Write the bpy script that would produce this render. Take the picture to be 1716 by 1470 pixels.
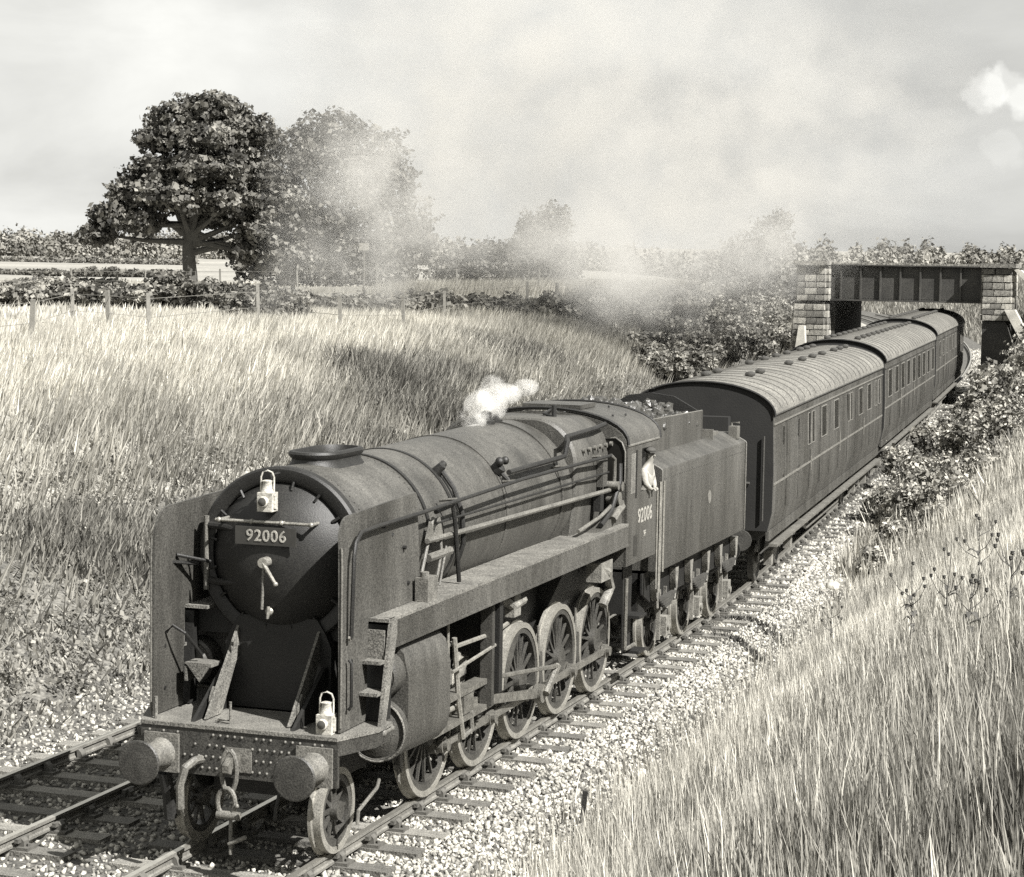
import bpy, bmesh, math, random
import numpy as np
from mathutils import Vector, Matrix
random.seed(7); RNG = np.random.default_rng(7)
S = bpy.context.scene
for o in list(bpy.data.objects): bpy.data.objects.remove(o)

# ------------------------------------------------------------------ camera
CAM = (9.75264, -20.30365, 6.24968)
YAW, PITCH, ROLL = -0.3338239, -0.0836910, 0.0159633
def cam_rows():
    f = Vector((math.sin(YAW)*math.cos(PITCH), math.cos(YAW)*math.cos(PITCH), math.sin(PITCH)))
    r = Vector((math.cos(YAW), -math.sin(YAW), 0)); u = r.cross(f)
    c, s = math.cos(ROLL), math.sin(ROLL)
    return c*r+s*u, -s*r+c*u, f
r_, u_, f_ = cam_rows()
cd = bpy.data.cameras.new('camera'); cam = bpy.data.objects.new('camera', cd); S.collection.objects.link(cam)
m = Matrix.Identity(4)
for i in range(3):
    m[i][0], m[i][1], m[i][2], m[i][3] = r_[i], u_[i], -f_[i], CAM[i]
cam.matrix_world = m
cd.sensor_width = 36; cd.lens = 3597.96/1716*36; cd.clip_end = 9000; cd.clip_start = .3
S.camera = cam

# ------------------------------------------------------------------ light
SUN = Vector((1.0, -0.43, 1.12)).normalized()
sd = bpy.data.lights.new('sun', 'SUN'); sun = bpy.data.objects.new('sun', sd); S.collection.objects.link(sun)
sd.energy = 5.0; sd.angle = math.radians(.55); sd.color = (1, .98, .945)
sun.rotation_euler = SUN.to_track_quat('Z', 'Y').to_euler(); sun.location = (30, -10, 40)
W = bpy.data.worlds.new('World'); S.world = W; W.use_nodes = True
nt = W.node_tree; nt.nodes.clear(); N = nt.nodes.new; L = nt.links.new
out = N('ShaderNodeOutputWorld'); bg = N('ShaderNodeBackground'); bg.inputs[1].default_value = .046
sky = N('ShaderNodeTexSky'); sky.sky_type = 'NISHITA'; sky.sun_disc = False
sky.sun_elevation = math.asin(SUN.z); sky.sun_rotation = math.atan2(SUN.x, SUN.y)
sky.dust_density = 3.0; sky.air_density = 1.0
bw = N('ShaderNodeRGBToBW'); L(sky.outputs[0], bw.inputs[0])
geo = N('ShaderNodeTexCoord'); mp = N('ShaderNodeMapping'); mp.inputs['Scale'].default_value = (2.4, 2.4, 7.0); mp.inputs['Location'].default_value = (.7, .2, .35)
L(geo.outputs['Generated'], mp.inputs[0])
nz = N('ShaderNodeTexNoise'); nz.inputs['Scale'].default_value = 2.6; nz.inputs['Detail'].default_value = 9; nz.inputs['Roughness'].default_value = .56
nz.inputs['Distortion'].default_value = .35; L(mp.outputs[0], nz.inputs['Vector'])
cr = N('ShaderNodeValToRGB'); cr.color_ramp.elements[0].position = .36; cr.color_ramp.elements[1].position = .66
L(nz.outputs[0], cr.inputs[0])
cl = N('ShaderNodeMix'); cl.data_type = 'FLOAT'
b0 = N('ShaderNodeMix'); b0.data_type = 'FLOAT'; b0.inputs[0].default_value = .8; L(bw.outputs[0], b0.inputs[2]); b0.inputs[3].default_value = 4.8
L(cr.outputs[0], cl.inputs[0]); L(b0.outputs[0], cl.inputs[2]); cl.inputs[3].default_value = 6.9
lo = N('ShaderNodeMix'); lo.data_type = 'FLOAT'; lo.inputs[0].default_value = .35; L(cl.outputs[0], lo.inputs[2]); lo.inputs[3].default_value = 5.6
def sky_dir(px, py):
    return tuple((r_*((px-858)/3597.96)+u_*((735-py)/3597.96)+f_).normalized())
last = lo.outputs[0]
for px, py, w, a, ragged in ((40, 150, .30, 1.6, .2), (330, 95, .09, 1.2, .35), (1655, 158, .011, 1.5, .95), (1690, 150, .012, 1.5, .95), (1716, 172, .010, 1.2, .95), (1680, 250, .010, .5, .95)):
    ds = N('ShaderNodeVectorMath'); ds.operation = 'DISTANCE'; L(geo.outputs['Generated'], ds.inputs[0]); ds.inputs[1].default_value = sky_dir(px, py)
    n9 = N('ShaderNodeTexNoise'); n9.inputs['Scale'].default_value = 22 if ragged < .5 else 85; n9.inputs['Detail'].default_value = 9; L(geo.outputs['Generated'], n9.inputs['Vector'])
    r9 = N('ShaderNodeMath'); r9.operation = 'MULTIPLY_ADD'; L(n9.outputs[0], r9.inputs[0]); r9.inputs[1].default_value = -w*ragged*2; L(ds.outputs['Value'], r9.inputs[2])
    q9 = N('ShaderNodeMapRange'); q9.interpolation_type = 'SMOOTHSTEP'; L(r9.outputs[0], q9.inputs[0]); q9.inputs[1].default_value = w-w*ragged if ragged < .5 else .12*w; q9.inputs[2].default_value = -w*ragged*1.2 if ragged < .5 else -.30*w; q9.inputs[3].default_value = 0; q9.inputs[4].default_value = a
    s9 = N('ShaderNodeMath'); s9.operation = 'ADD'; L(last, s9.inputs[0]); L(q9.outputs[0], s9.inputs[1]); last = s9.outputs[0]
tc = N('ShaderNodeMix'); tc.data_type = 'RGBA'; tc.blend_type = 'MULTIPLY'; tc.inputs[0].default_value = 1
L(last, tc.inputs[6]); tc.inputs[7].default_value = (1.0, 1.0, .955, 1)
L(tc.outputs[2], bg.inputs[0]); L(bg.outputs[0], out.inputs[0])
S.view_settings.view_transform = 'Standard'; S.view_settings.look = 'None'; S.view_settings.gamma = 1
S.view_settings.use_curve_mapping = False; S.view_settings.exposure = 1.35
S.render.engine = 'CYCLES'; S.cycles.use_denoising = False; S.cycles.max_bounces = 6; S.cycles.volume_bounces = 1
S.cycles.transparent_max_bounces = 12
S.cycles.volume_step_rate = 3.0; S.cycles.volume_max_steps = 128

# ------------------------------------------------------------------ materials
def tint(g, w=1.0):
    return (g*1.0, g*(1-.035*w), g*(1-.14*w), 1)
def mat(name, g, rough=.6, var=.25, scale=3.0, bump=0, bscale=40, metallic=0, w=1.0, attr=None, spec=.5, translucent=0, streak=None, fine=0, fscale=60, orand=0):
    M = bpy.data.materials.new(name); M.use_nodes = True; t = M.node_tree; P = t.nodes['Principled BSDF']
    n = t.nodes.new; l = t.links.new
    P.inputs['Roughness'].default_value = rough; P.inputs['Metallic'].default_value = metallic
    P.inputs['Specular IOR Level'].default_value = spec
    co = n('ShaderNodeTexCoord'); mpn = n('ShaderNodeMapping'); l(co.outputs['Object'], mpn.inputs[0])
    if streak: mpn.inputs['Scale'].default_value = streak
    no = n('ShaderNodeTexNoise'); no.inputs['Scale'].default_value = scale; no.inputs['Detail'].default_value = 8; no.inputs['Roughness'].default_value = .65
    l(mpn.outputs[0], no.inputs['Vector'])
    mr = n('ShaderNodeMapRange'); mr.inputs[1].default_value = .25; mr.inputs[2].default_value = .75
    mr.inputs[3].default_value = 1-var; mr.inputs[4].default_value = 1+var; l(no.outputs[0], mr.inputs[0])
    val = mr.outputs[0]
    if fine:
        n3 = n('ShaderNodeTexNoise'); n3.inputs['Scale'].default_value = fscale; n3.inputs['Detail'].default_value = 3; l(co.outputs['Object'], n3.inputs['Vector'])
        m3 = n('ShaderNodeMapRange'); m3.inputs[1].default_value = .3; m3.inputs[2].default_value = .7
        m3.inputs[3].default_value = 1-fine; m3.inputs[4].default_value = 1+fine; l(n3.outputs[0], m3.inputs[0])
        mu = n('ShaderNodeMath'); mu.operation = 'MULTIPLY'; l(val, mu.inputs[0]); l(m3.outputs[0], mu.inputs[1]); val = mu.outputs[0]
    if orand:
        oi = n('ShaderNodeObjectInfo'); m4 = n('ShaderNodeMapRange'); m4.inputs[3].default_value = 1-orand; m4.inputs[4].default_value = 1+orand; l(oi.outputs['Random'], m4.inputs[0])
        mu = n('ShaderNodeMath'); mu.operation = 'MULTIPLY'; l(val, mu.inputs[0]); l(m4.outputs[0], mu.inputs[1]); val = mu.outputs[0]
    if attr:
        at = n('ShaderNodeAttribute'); at.attribute_name = attr
        mu = n('ShaderNodeMath'); mu.operation = 'MULTIPLY'; l(val, mu.inputs[0]); l(at.outputs['Fac'], mu.inputs[1]); val = mu.outputs[0]
    if streak:
        m8 = n('ShaderNodeMapping'); m8.inputs['Scale'].default_value = (1, 1, .22); l(co.outputs['Object'], m8.inputs[0])
        n8 = n('ShaderNodeTexNoise'); n8.inputs['Scale'].default_value = 7; n8.inputs['Detail'].default_value = 6; n8.inputs['Roughness'].default_value = .7; l(m8.outputs[0], n8.inputs['Vector'])
        r8 = n('ShaderNodeMapRange'); r8.inputs[1].default_value = .40; r8.inputs[2].default_value = .68; r8.inputs[3].default_value = .88; r8.inputs[4].default_value = 1.22; l(n8.outputs[0], r8.inputs[0])
        u8 = n('ShaderNodeMath'); u8.operation = 'MULTIPLY'; l(val, u8.inputs[0]); l(r8.outputs[0], u8.inputs[1]); val = u8.outputs[0]
        rr = n('ShaderNodeMapRange'); rr.inputs[1].default_value = .3; rr.inputs[2].default_value = .7; rr.inputs[3].default_value = rough-.12; rr.inputs[4].default_value = rough+.2; l(no.outputs[0], rr.inputs[0]); l(rr.outputs[0], P.inputs['Roughness'])
    mx = n('ShaderNodeMix'); mx.data_type = 'RGBA'; mx.blend_type = 'MULTIPLY'; mx.inputs[0].default_value = 1
    mx.inputs[6].default_value = tint(g, w); l(val, mx.inputs[7]); l(mx.outputs[2], P.inputs['Base Color'])
    if bump:
        n2 = n('ShaderNodeTexNoise'); n2.inputs['Scale'].default_value = bscale; n2.inputs['Detail'].default_value = 4; l(co.outputs['Object'], n2.inputs['Vector'])
        b = n('ShaderNodeBump'); b.inputs['Strength'].default_value = bump; b.inputs['Distance'].default_value = .02
        l(n2.outputs[0], b.inputs['Height']); l(b.outputs[0], P.inputs['Normal'])
    if translucent:
        tr = n('ShaderNodeBsdfTranslucent'); l(mx.outputs[2], tr.inputs[0]); ms = n('ShaderNodeMixShader'); ms.inputs[0].default_value = translucent
        l(P.outputs[0], ms.inputs[1]); l(tr.outputs[0], ms.inputs[2]); l(ms.outputs[0], t.nodes['Material Output'].inputs[0])
    return M
MT = dict(
    loco=mat('sooty_black_paint', .056, .48, .6, 1.1, .3, 60, fine=.55, fscale=60, streak=(1, 1, .3)),
    loco_dark=mat('smokebox_black', .012, .55, .6, 2.5, .22, 90, fine=.7, fscale=60),
    frame=mat('oily_frame', .010, .6, .5, 3, .3, 40, fine=.4),
    rod=mat('worn_steel_rod', .15, .38, .5, 6, .2, 60, metallic=.4, fine=.5),
    wheel=mat('grimy_wheel', .045, .48, .5, 4, .3, 50, fine=.5),
    tyre=mat('steel_tyre', .26, .38, .35, 5, .1, 50, metallic=.4, fine=.4),
    pipe=mat('dusty_pipe', .11, .5, .4, 4, .15, 60, fine=.5),
    platform=mat('dusty_platform', .115, .8, .5, 3, .4, 50, fine=.7),
    tender=mat('dusty_tender_paint', .055, .48, .6, 1.0, .3, 60, streak=(1, 1, .25), fine=.55, fscale=55),
    buffer=mat('greasy_buffer_head', .034, .5, .6, 6, .3, 60, fine=.6),
    buffer_stock=mat('buffer_stock', .12, .6, .5, 6, .3, 60, fine=.5),
    rivet=mat('rivet', .13, .5, .3, 9),
    plate=mat('number_plate', .03, .5, .3, 8),
    letter=mat('white_lettering', .27, .7, .4, 14, fine=.5),
    lamp=mat('white_lamp_paint', .36, .55, .5, 9, .1, 40, fine=.4),
    lens=mat('lamp_lens', .05, .1, .2, 9),
    glass=mat('dark_window_glass', .012, .3, .3, 6, spec=.25),
    coal=mat('coal', .045, .35, .6, 9, .6, 25, spec=.6),
    coach=mat('coach_paint', .054, .48, .5, 1.2, .2, 50, streak=(1, 1, .25), fine=.5, fscale=26),
    coach_end=mat('sooty_coach_end', .010, .85, .4, 2, .2, 40),
    roof=mat('coach_roof_grey', .125, .8, .5, 1.0, .4, 30, fine=.7, fscale=28),
    roof_rib=mat('coach_roof_seam', .085, .8, .3, 3),
    trim=mat('pale_lining', .13, .6, .4, 6, fine=.5),
    under=mat('underframe', .04, .7, .5, 4, .3, 40, fine=.4),
    axlebox=mat('pale_axlebox', .16, .6, .6, 8, .3, 50, fine=.5),
    rail=mat('rusty_rail_web', .13, .7, .4, 5, .3, 60, fine=.35),
    railtop=mat('polished_rail_top', .55, .28, .2, 7, metallic=.8),
    chair=mat('iron_rail_chair', .085, .7, .4, 9, .3, 60),
    sleeper=mat('weathered_sleeper', .13, .85, .45, 5, .8, 30, streak=(.3, 3, 3), fine=.6, orand=.35),
    ballast=mat('limestone_ballast', .29, .9, .35, 2, .3, 40, attr='tint'),
    bed=mat('ballast_bed', .07, .95, .5, 4, 1.0, 18, fine=.8, fscale=22),
    soil=mat('bank_soil', .10, .95, .5, .35, 1.0, 8, fine=.7, fscale=9),
    grass=mat('dry_summer_grass', .55, .75, .45, .35, attr='tint', translucent=.3, spec=.15),
    grassr=mat('tall_seeding_grass', .50, .75, .5, .45, attr='tint', translucent=.35, spec=.15),
    weed=mat('green_weeds', .17, .8, .5, .6, attr='tint', translucent=.25, spec=.2),
    leaf=mat('tree_leaves', .105, .65, .4, .5, attr='tint', translucent=.25, spec=.25),
    bush=mat('bush_leaves', .18, .7, .5, .7, attr='tint', translucent=.25, spec=.2),
    bark=mat('bark', .06, .9, .4, 3, .8, 12),
    post=mat('grey_fence_post', .16, .85, .4, 5, .3, 30),
    stone=mat('rock_faced_stone', .22, .9, .5, 1.6, 1.0, 16, fine=.7, fscale=12, orand=.6),
    stone2=mat('pale_concrete', .42, .85, .35, 2, .4, 20, fine=.3),
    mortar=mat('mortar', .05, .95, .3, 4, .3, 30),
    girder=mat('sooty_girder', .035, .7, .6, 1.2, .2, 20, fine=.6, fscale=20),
    road=mat('road_dust', .5, .9, .25, .3),
    shirt=mat('white_shirt', .30, .85, .3, 14, .3, 30),
    skin=mat('skin', .24, .6, .15, 8),
    cloth=mat('dark_overalls', .05, .8, .3, 8),
    thistle=mat('dark_thistle', .05, .8, .4, 8),
)
# ------------------------------------------------------------------ helpers
def link(o): S.collection.objects.link(o); return o
def tag(o, label=None, cat=None, group=None, kind=None):
    if label: o['label'] = label
    if cat: o['category'] = cat
    if group: o['group'] = group
    if kind: o['kind'] = kind
    return o
def empty(name, loc=(0, 0, 0), rz=0.0):
    o = bpy.data.objects.new(name, None); o.location = loc; o.rotation_euler = (0, 0, rz); o.empty_display_size = .3
    return link(o)
class B:
    def __init__(s): s.b = bmesh.new()
    def box(s, x0, x1, y0, y1, z0, z1, M=None):
        vs = [s.b.verts.new((x, y, z)) for z in (z0, z1) for y in (y0, y1) for x in (x0, x1)]
        for f in ((0, 2, 3, 1), (4, 5, 7, 6), (0, 1, 5, 4), (2, 6, 7, 3), (0, 4, 6, 2), (1, 3, 7, 5)):
            s.b.faces.new([vs[i] for i in f])
        if M is not None: bmesh.ops.transform(s.b, matrix=M, verts=vs)
        return s
    def prism(s, pts, a, b_, axis):
        """extrude 2D polygon pts along axis ('x','y','z') from a to b_"""
        def P(u, v, w):
            return {'x': (w, u, v), 'y': (u, w, v), 'z': (u, v, w)}[axis]
        A = [s.b.verts.new(P(u, v, a)) for u, v in pts]; C = [s.b.verts.new(P(u, v, b_)) for u, v in pts]
        s.b.faces.new(A); s.b.faces.new(C[::-1]); n = len(pts)
        for i in range(n): s.b.faces.new([A[i], C[i], C[(i+1) % n], A[(i+1) % n]])
        return s
    def ring(s, c, d, r, seg, ref=None):
        d = Vector(d).normalized(); a = (Vector(ref) if ref else (Vector((0, 0, 1)) if abs(d.z) < .9 else Vector((1, 0, 0))))
        u = d.cross(a).normalized(); v = d.cross(u)
        return [s.b.verts.new(Vector(c)+u*(r*math.cos(t))+v*(r*math.sin(t))) for t in [2*math.pi*i/seg for i in range(seg)]]
    def skin(s, R0, R1):
        n = len(R0)
        for i in range(n): s.b.faces.new([R0[i], R0[(i+1) % n], R1[(i+1) % n], R1[i]])
    def lathe(s, prof, o=(0, 0, 0), d=(0, 1, 0), seg=32, cap=True):
        d = Vector(d).normalized(); rs = []
        for a, r in prof: rs.append(s.ring(Vector(o)+d*a, d, max(r, 1e-4), seg))
        for i in range(len(rs)-1): s.skin(rs[i], rs[i+1])
        if cap: s.b.faces.new(rs[0][::-1]); s.b.faces.new(rs[-1])
        return s
    def cyl(s, p, q, r, seg=16, r2=None):
        p, q = Vector(p), Vector(q); h = (q-p).length
        return s.lathe([(0, r), (h, r if r2 is None else r2)], p, q-p, seg)
    def tube(s, pts, r, seg=8, closed=False):
        pts = [Vector(p) for p in pts]; rs = []; n = len(pts)
        for i, p in enumerate(pts):
            a = pts[(i-1) % n] if (closed or i > 0) else p; c = pts[(i+1) % n] if (closed or i < n-1) else p
            d = (c-a).normalized(); rr = r[i] if isinstance(r, (list, tuple)) else r
            ref = Vector((0, 0, 1)) if abs(d.z) < .95 else Vector((1, 0, 0))
            if abs(d.y) > .2 or abs(d.z) > .2: ref = Vector((1, 0, 0)) if abs(d.x) < .9 else Vector((0, 0, 1))
            rs.append(s.ring(p, d, rr, seg, ref))
        for i in range(n-1): s.skin(rs[i], rs[i+1])
        if closed: s.skin(rs[-1], rs[0])
        else: s.b.faces.new(rs[0][::-1]); s.b.faces.new(rs[-1])
        return s
    def ball(s, c, r, seg=10):
        mtx = Matrix.Translation(c) @ (Matrix.Diagonal((r, r, r, 1)) if not isinstance(r, (tuple, list)) else Matrix.Diagonal((r[0], r[1], r[2], 1)))
        bmesh.ops.create_uvsphere(s.b, u_segments=seg, v_segments=max(4, seg*2//3), radius=1, matrix=mtx); return s
    def mesh(s, name, material, smooth=38, bevel=0):
        if bevel:
            bmesh.ops.bevel(s.b, geom=[e for e in s.b.edges if len(e.link_faces) == 2 and e.calc_face_angle(0) > .6], offset=bevel, segments=1, affect='EDGES', clamp_overlap=True)
        bmesh.ops.recalc_face_normals(s.b, faces=s.b.faces)
        me = bpy.data.meshes.new(name); s.b.to_mesh(me); s.b.free()
        me.materials.append(material)
        if smooth:
            me.shade_smooth(); me.set_sharp_from_angle(angle=math.radians(smooth))
        return me
    def obj(s, name, material, parent=None, smooth=38, bevel=0, **k):
        o = bpy.data.objects.new(name, s.mesh(name, material, smooth, bevel)); link(o)
        if parent is not None: o.parent = parent
        tag(o, **k); return o
def copy_tree(o, parent=None):
    c = o.copy(); link(c); c.parent = parent
    for ch in [x for x in o.children]: copy_tree(ch, c)
    return c
def np_mesh(name, V, F, material, tintv=None, domain='FACE', smooth=False):
    """V (n,3), F list of (k, m) index arrays"""
    me = bpy.data.meshes.new(name); loops = np.concatenate([f.ravel() for f in F]).astype(np.int32)
    sizes = np.concatenate([np.full(len(f), f.shape[1]) for f in F]).astype(np.int32)
    me.vertices.add(len(V)); me.vertices.foreach_set('co', V.astype(np.float32).ravel())
    me.loops.add(len(loops)); me.loops.foreach_set('vertex_index', loops)
    me.polygons.add(len(sizes)); st = np.zeros(len(sizes), np.int32); st[1:] = np.cumsum(sizes)[:-1]
    me.polygons.foreach_set('loop_start', st); me.polygons.foreach_set('loop_total', sizes)
    if smooth: me.polygons.foreach_set('use_smooth', np.ones(len(sizes), bool))
    me.update(calc_edges=True)
    if tintv is not None:
        a = me.attributes.new('tint', 'FLOAT', domain); a.data.foreach_set('value', tintv.astype(np.float32))
    me.materials.append(material); return me
def np_obj(name, me, parent=None, **k):
    o = bpy.data.objects.new(name, me); link(o); o.parent = parent; tag(o, **k); return o
def text(name, body, size, M4, material, parent=None, ext=.006, spacing=1.0):
    c = bpy.data.curves.new(name, 'FONT'); c.body = body; c.size = size; c.extrude = ext; c.align_x = 'CENTER'; c.align_y = 'CENTER'; c.space_character = spacing
    c.offset = size*.012
    t = bpy.data.objects.new(name, c); link(t); bpy.context.view_layer.update()
    me = bpy.data.meshes.new_from_object(t.evaluated_get(bpy.context.evaluated_depsgraph_get()))
    bpy.data.objects.remove(t); me.materials.clear(); me.materials.append(material); me.transform(M4)
    o = bpy.data.objects.new(name, me); link(o); o.parent = parent; return o

# ------------------------------------------------------------------ track line and ground shape
def _slope(y):
    t = np.clip((y-10)/14, 0, 1); return .062*t*t*(3-2*t) + .00035*np.maximum(0, y-24) + .0012*np.maximum(0, y-92)
_YS = np.arange(-120, 900, .5); _XS = np.concatenate([[0], np.cumsum(_slope(_YS[:-1]+.25)*.5)])
_SM = np.clip(_XS, 0, 140)
def xc(y): return -np.interp(y, _YS, _SM)
def ang(y): return math.atan(float(_slope(np.array(float(y)))))       # heading turned to the left (towards -x)
def rise(y): return .0065*np.clip(y-20, 0, 80)
TR2 = -3.42
def wob(x, y, s, k=0):
    return (np.sin(x*s+1.3+k)*np.cos(y*s*.83+.4+k)+.5*np.sin(x*s*2.3+y*s*1.7+k)+.25*np.cos(x*s*4.1-y*s*5.3+k))/1.75
def seg(t, pts):
    return np.interp(t, [p[0] for p in pts], [p[1] for p in pts])
PROF = [(-4000, 2.9), (-400, 2.9), (-150, 3.05), (-60, 3.35), (-26, 3.6), (-19.5, 3.55), (-15.5, 3.05), (-7.2, .55), (-5.6, -.12), (-5.15, -.24), (-4.95, -.22),
        (1.55, -.22), (1.75, -.26), (2.5, -.46), (2.9, -.40), (9.3, 4.0), (10.2, 4.4), (14, 4.6), (4000, 4.4)]
def h(x, y):
    x = np.asarray(x, float); y = np.asarray(y, float)
    t = x-xc(y); z = seg(t, PROF)
    off = np.clip((np.abs(t+1.7)-3.9)/3, 0, 1)
    z = z+off*(wob(x, y, .55)*.10+wob(x, y, 1.9, 2)*.05+wob(x, y, .11, 5)*.12)
    z = z+rise(y)*np.clip(1-(np.abs(t)-8)/12, 0, 1)
    # road embankment that leads to the bridge
    yr = 79.5+.06*(x+8); d = (y-yr)
    top = seg(x, [(-140, 3.4), (-70, 3.9), (-40, 4.3), (-20, 4.75), (-10.6, 5.0), (-10.2, 5.0), (6, 5.4), (30, 5.4), (200, 4.8)])
    f = np.clip(1-(np.abs(d)-4.2)/4.5, 0, 1); f = f*f*(3-2*f)
    gate = np.clip((-9.7-t-0)/1.0, 0, 1)+np.clip((t-3.2)/1.2, 0, 1)
    z = np.where(top*f > 0, z+(np.maximum(top, z)-z)*f*np.clip(gate, 0, 1), z)
    # land rising to the far woods
    D = np.hypot(x-CAM[0], y-CAM[1]); z = z+np.clip((D-320)/900, 0, 1)*5.0+np.clip((D-1200)/1500, 0, 1)*14
    return z
# ground: one sheet, fine near the line, coarse to the horizon
def axis(lim, fine0, fine1, step, grow=1.12):
    a = list(np.arange(fine0, fine1, step)); s_ = step
    while a[-1] < lim[1]: s_ *= grow; a.append(a[-1]+s_)
    s_ = step; lo_ = [a[0]]
    while lo_[-1] > lim[0]: s_ *= grow; lo_.append(lo_[-1]-s_)
    return np.array(lo_[1:][::-1]+a)
gx = axis((-3500, 3500), -30, 16, .3); gy = axis((-400, 4200), -14, 95, .5)
# the sheet follows the curve of the line: columns are offsets from the track centre
GX, GY = np.meshgrid(gx, gy); fol = np.clip(1-np.abs(GX)/220, 0, 1); GXW = GX+xc(GY)*fol
GZ = h(GXW, GY); V = np.stack([GXW, GY, GZ], -1).reshape(-1, 3)
nx, ny = len(gx), len(gy); ii = np.arange(nx*ny).reshape(ny, nx)
F = np.stack([ii[:-1, :-1], ii[:-1, 1:], ii[1:, 1:], ii[1:, :-1]], -1).reshape(-1, 4)
me = np_mesh('ground', V, [F], MT['soil'], smooth=True)
me.materials.append(MT['bed']); me.materials.append(mat('bank_thatch', .22, .95, .4, .5, .8, 10, fine=.6, fscale=9)); me.materials.append(mat('far_field_stubble', .22, .95, .35, .02, .2, 2, fine=.3, fscale=1.5))
tq = (GX[:-1, :-1]+GX[1:, 1:])/2; Dq = np.hypot(GXW[:-1, :-1]-CAM[0], GY[:-1, :-1]-CAM[1])
mi = np.where((tq > -6.0) & (tq < 2.7), 1, np.where((tq < -26) | (Dq > 130), 3, np.where((tq < -10.5) | ((tq > 4) & (Dq > 30)), 2, 0))).ravel().astype(np.int32)
me.polygons.foreach_set('material_index', mi)
ground = np_obj('ground', me, kind='structure')

# ------------------------------------------------------------------ tracks
def place(x, y, z=0, off=0):
    a = ang(y); return (float(xc(y))+off*math.cos(a)+x, y+off*math.sin(a), z+float(rise(y))), a
b = B(); b.box(-1.4, 1.4, -.127, .127, -.30, -.165)
sl_me = b.mesh('sleeper', MT['sleeper'], bevel=.012)
def chair_mesh():
    b = B(); b.box(-.19, .19, -.095, .095, -.165, -.13)
    b.prism([(-.12, -.13), (-.045, -.13), (-.03, -.03), (-.055, -.02), (-.10, -.06)], -.05, .05, 'y')
    b.prism([(.12, -.13), (.045, -.13), (.055, -.045), (.08, -.035), (.115, -.07)], -.05, .05, 'y')
    b.box(.036, .085, -.11, .11, -.085, -.04); b.cyl((-.15, 0, -.13), (-.15, 0, -.10), .022, 6); b.cyl((.15, 0, -.13), (.15, 0, -.10), .022, 6)
    return b.mesh('rail_chair', MT['chair'])
ch_me = chair_mesh()
def track(off, lab):
    t = empty('railway_track'); tag(t, kind='structure')
    ys = np.arange(-9, 104, .762); k = 0
    for y in ys:
        yy = float(y)+random.uniform(-.02, .02)
        if off < 0 and y > 84: continue
        p, a = place(0, yy, 0, off)
        s = bpy.data.objects.new('sleeper', sl_me); link(s); s.parent = t; s.location = (p[0]+random.uniform(-.04, .04), p[1], p[2]+random.uniform(-.012, .01)); s.rotation_euler = (0, random.uniform(-.006, .006), a+random.uniform(-.015, .015))
        if (y < 46 and off == 0) or y < 14:
            for sx in (-1, 1):
                c = bpy.data.objects.new('rail_chair', ch_me); link(c); c.parent = s; c.location = (sx*.7525, 0, 0)
                c.rotation_euler = (0, 0, 0 if sx > 0 else math.pi)
    prof = [(-.035, 0), (.035, 0), (.035, -.035), (.010, -.05), (.010, -.10), (.03, -.115), (.03, -.14), (-.03, -.14), (-.03, -.115), (-.010, -.10), (-.010, -.05), (-.035, -.035)]
    for sx in (-1, 1):
        b = B(); prev = None
        for y in np.concatenate([np.arange(-14, 60, 1.0), np.arange(60, 230, 4.0)]):
            p, a = place(0, float(y), 0, off+sx*.7525)
            R0 = [b.b.verts.new((p[0]+u*math.cos(a), p[1]+u*math.sin(a), p[2]+w)) for u, w in prof]
            if prev: b.skin(prev, R0)
            prev = R0
        o = b.obj('rail', MT['rail'], t, smooth=30); o.data.materials.append(MT['railtop'])
        for f in o.data.polygons:
            if f.normal.z > .9 and f.center.z-float(rise(f.center.y)) > -.02: f.material_index = 1
    return t
T1 = track(0, ''); T2 = track(TR2, '')

# ballast stones (real little stones, thinning out with distance)
def stones(n, xf, yf, size, name, seed, keep=None, tintr=(.2, 1.6)):
    rg = np.random.default_rng(seed); y = yf(rg, n); t = xf(rg, n, y)
    x = xc(y)+t; z = h(x, y)
    if keep is not None:
        k = keep(t, y); x, y, z, t = x[k], y[k], z[k], t[k]
    n = len(x)
    base = np.array([[1, 0, 0], [-1, 0, 0], [0, 1, 0], [0, -1, 0], [0, 0, 1], [0, 0, -1]], float)
    fs = np.array([[0, 2, 4], [2, 1, 4], [1, 3, 4], [3, 0, 4], [2, 0, 5], [1, 2, 5], [3, 1, 5], [0, 3, 5]])
    s = size*rg.uniform(.55, 1.3, (n, 1, 1)); P = base[None]*s*rg.uniform(.6, 1.25, (n, 6, 1))+rg.normal(0, .22, (n, 6, 3))*s
    A = rg.normal(0, 1, (n, 3, 3)); q, _ = np.linalg.qr(A); P = np.einsum('nij,nkj->nki', q, P)
    P += np.stack([x, y, z+s[:, 0, 0]*.25], -1)[:, None]
    F = (fs[None]+6*np.arange(n)[:, None, None]).reshape(-1, 3)
    tv = np.repeat(rg.uniform(tintr[0], tintr[1], n), 8)
    return np_obj(name, np_mesh(name, P.reshape(-1, 3), [F], MT['ballast'], tv), kind='stuff', label='pale crushed stone ballast around the sleepers', cat='ballast')
def yd(a, b_, p):   # denser near a
    return lambda rg, n: a+(b_-a)*rg.random(n)**p
def not_sleeper(t, y):
    k = np.abs(((y+9)/.762+.5) % 1-.5)*.762 > .13
    k2 = (np.abs(t) > 1.42) & (np.abs(t-TR2) > 1.42)
    return k | k2 | (RNG.random(len(t)) < .06)
stones(92000, lambda rg, n, y: np.where(rg.random(n) < .62, rg.uniform(.2, 3.0, n), rg.uniform(-5.9, .2, n)), yd(-8, 30, 1.25), .034, 'ballast_stones', 3, not_sleeper)
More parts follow.
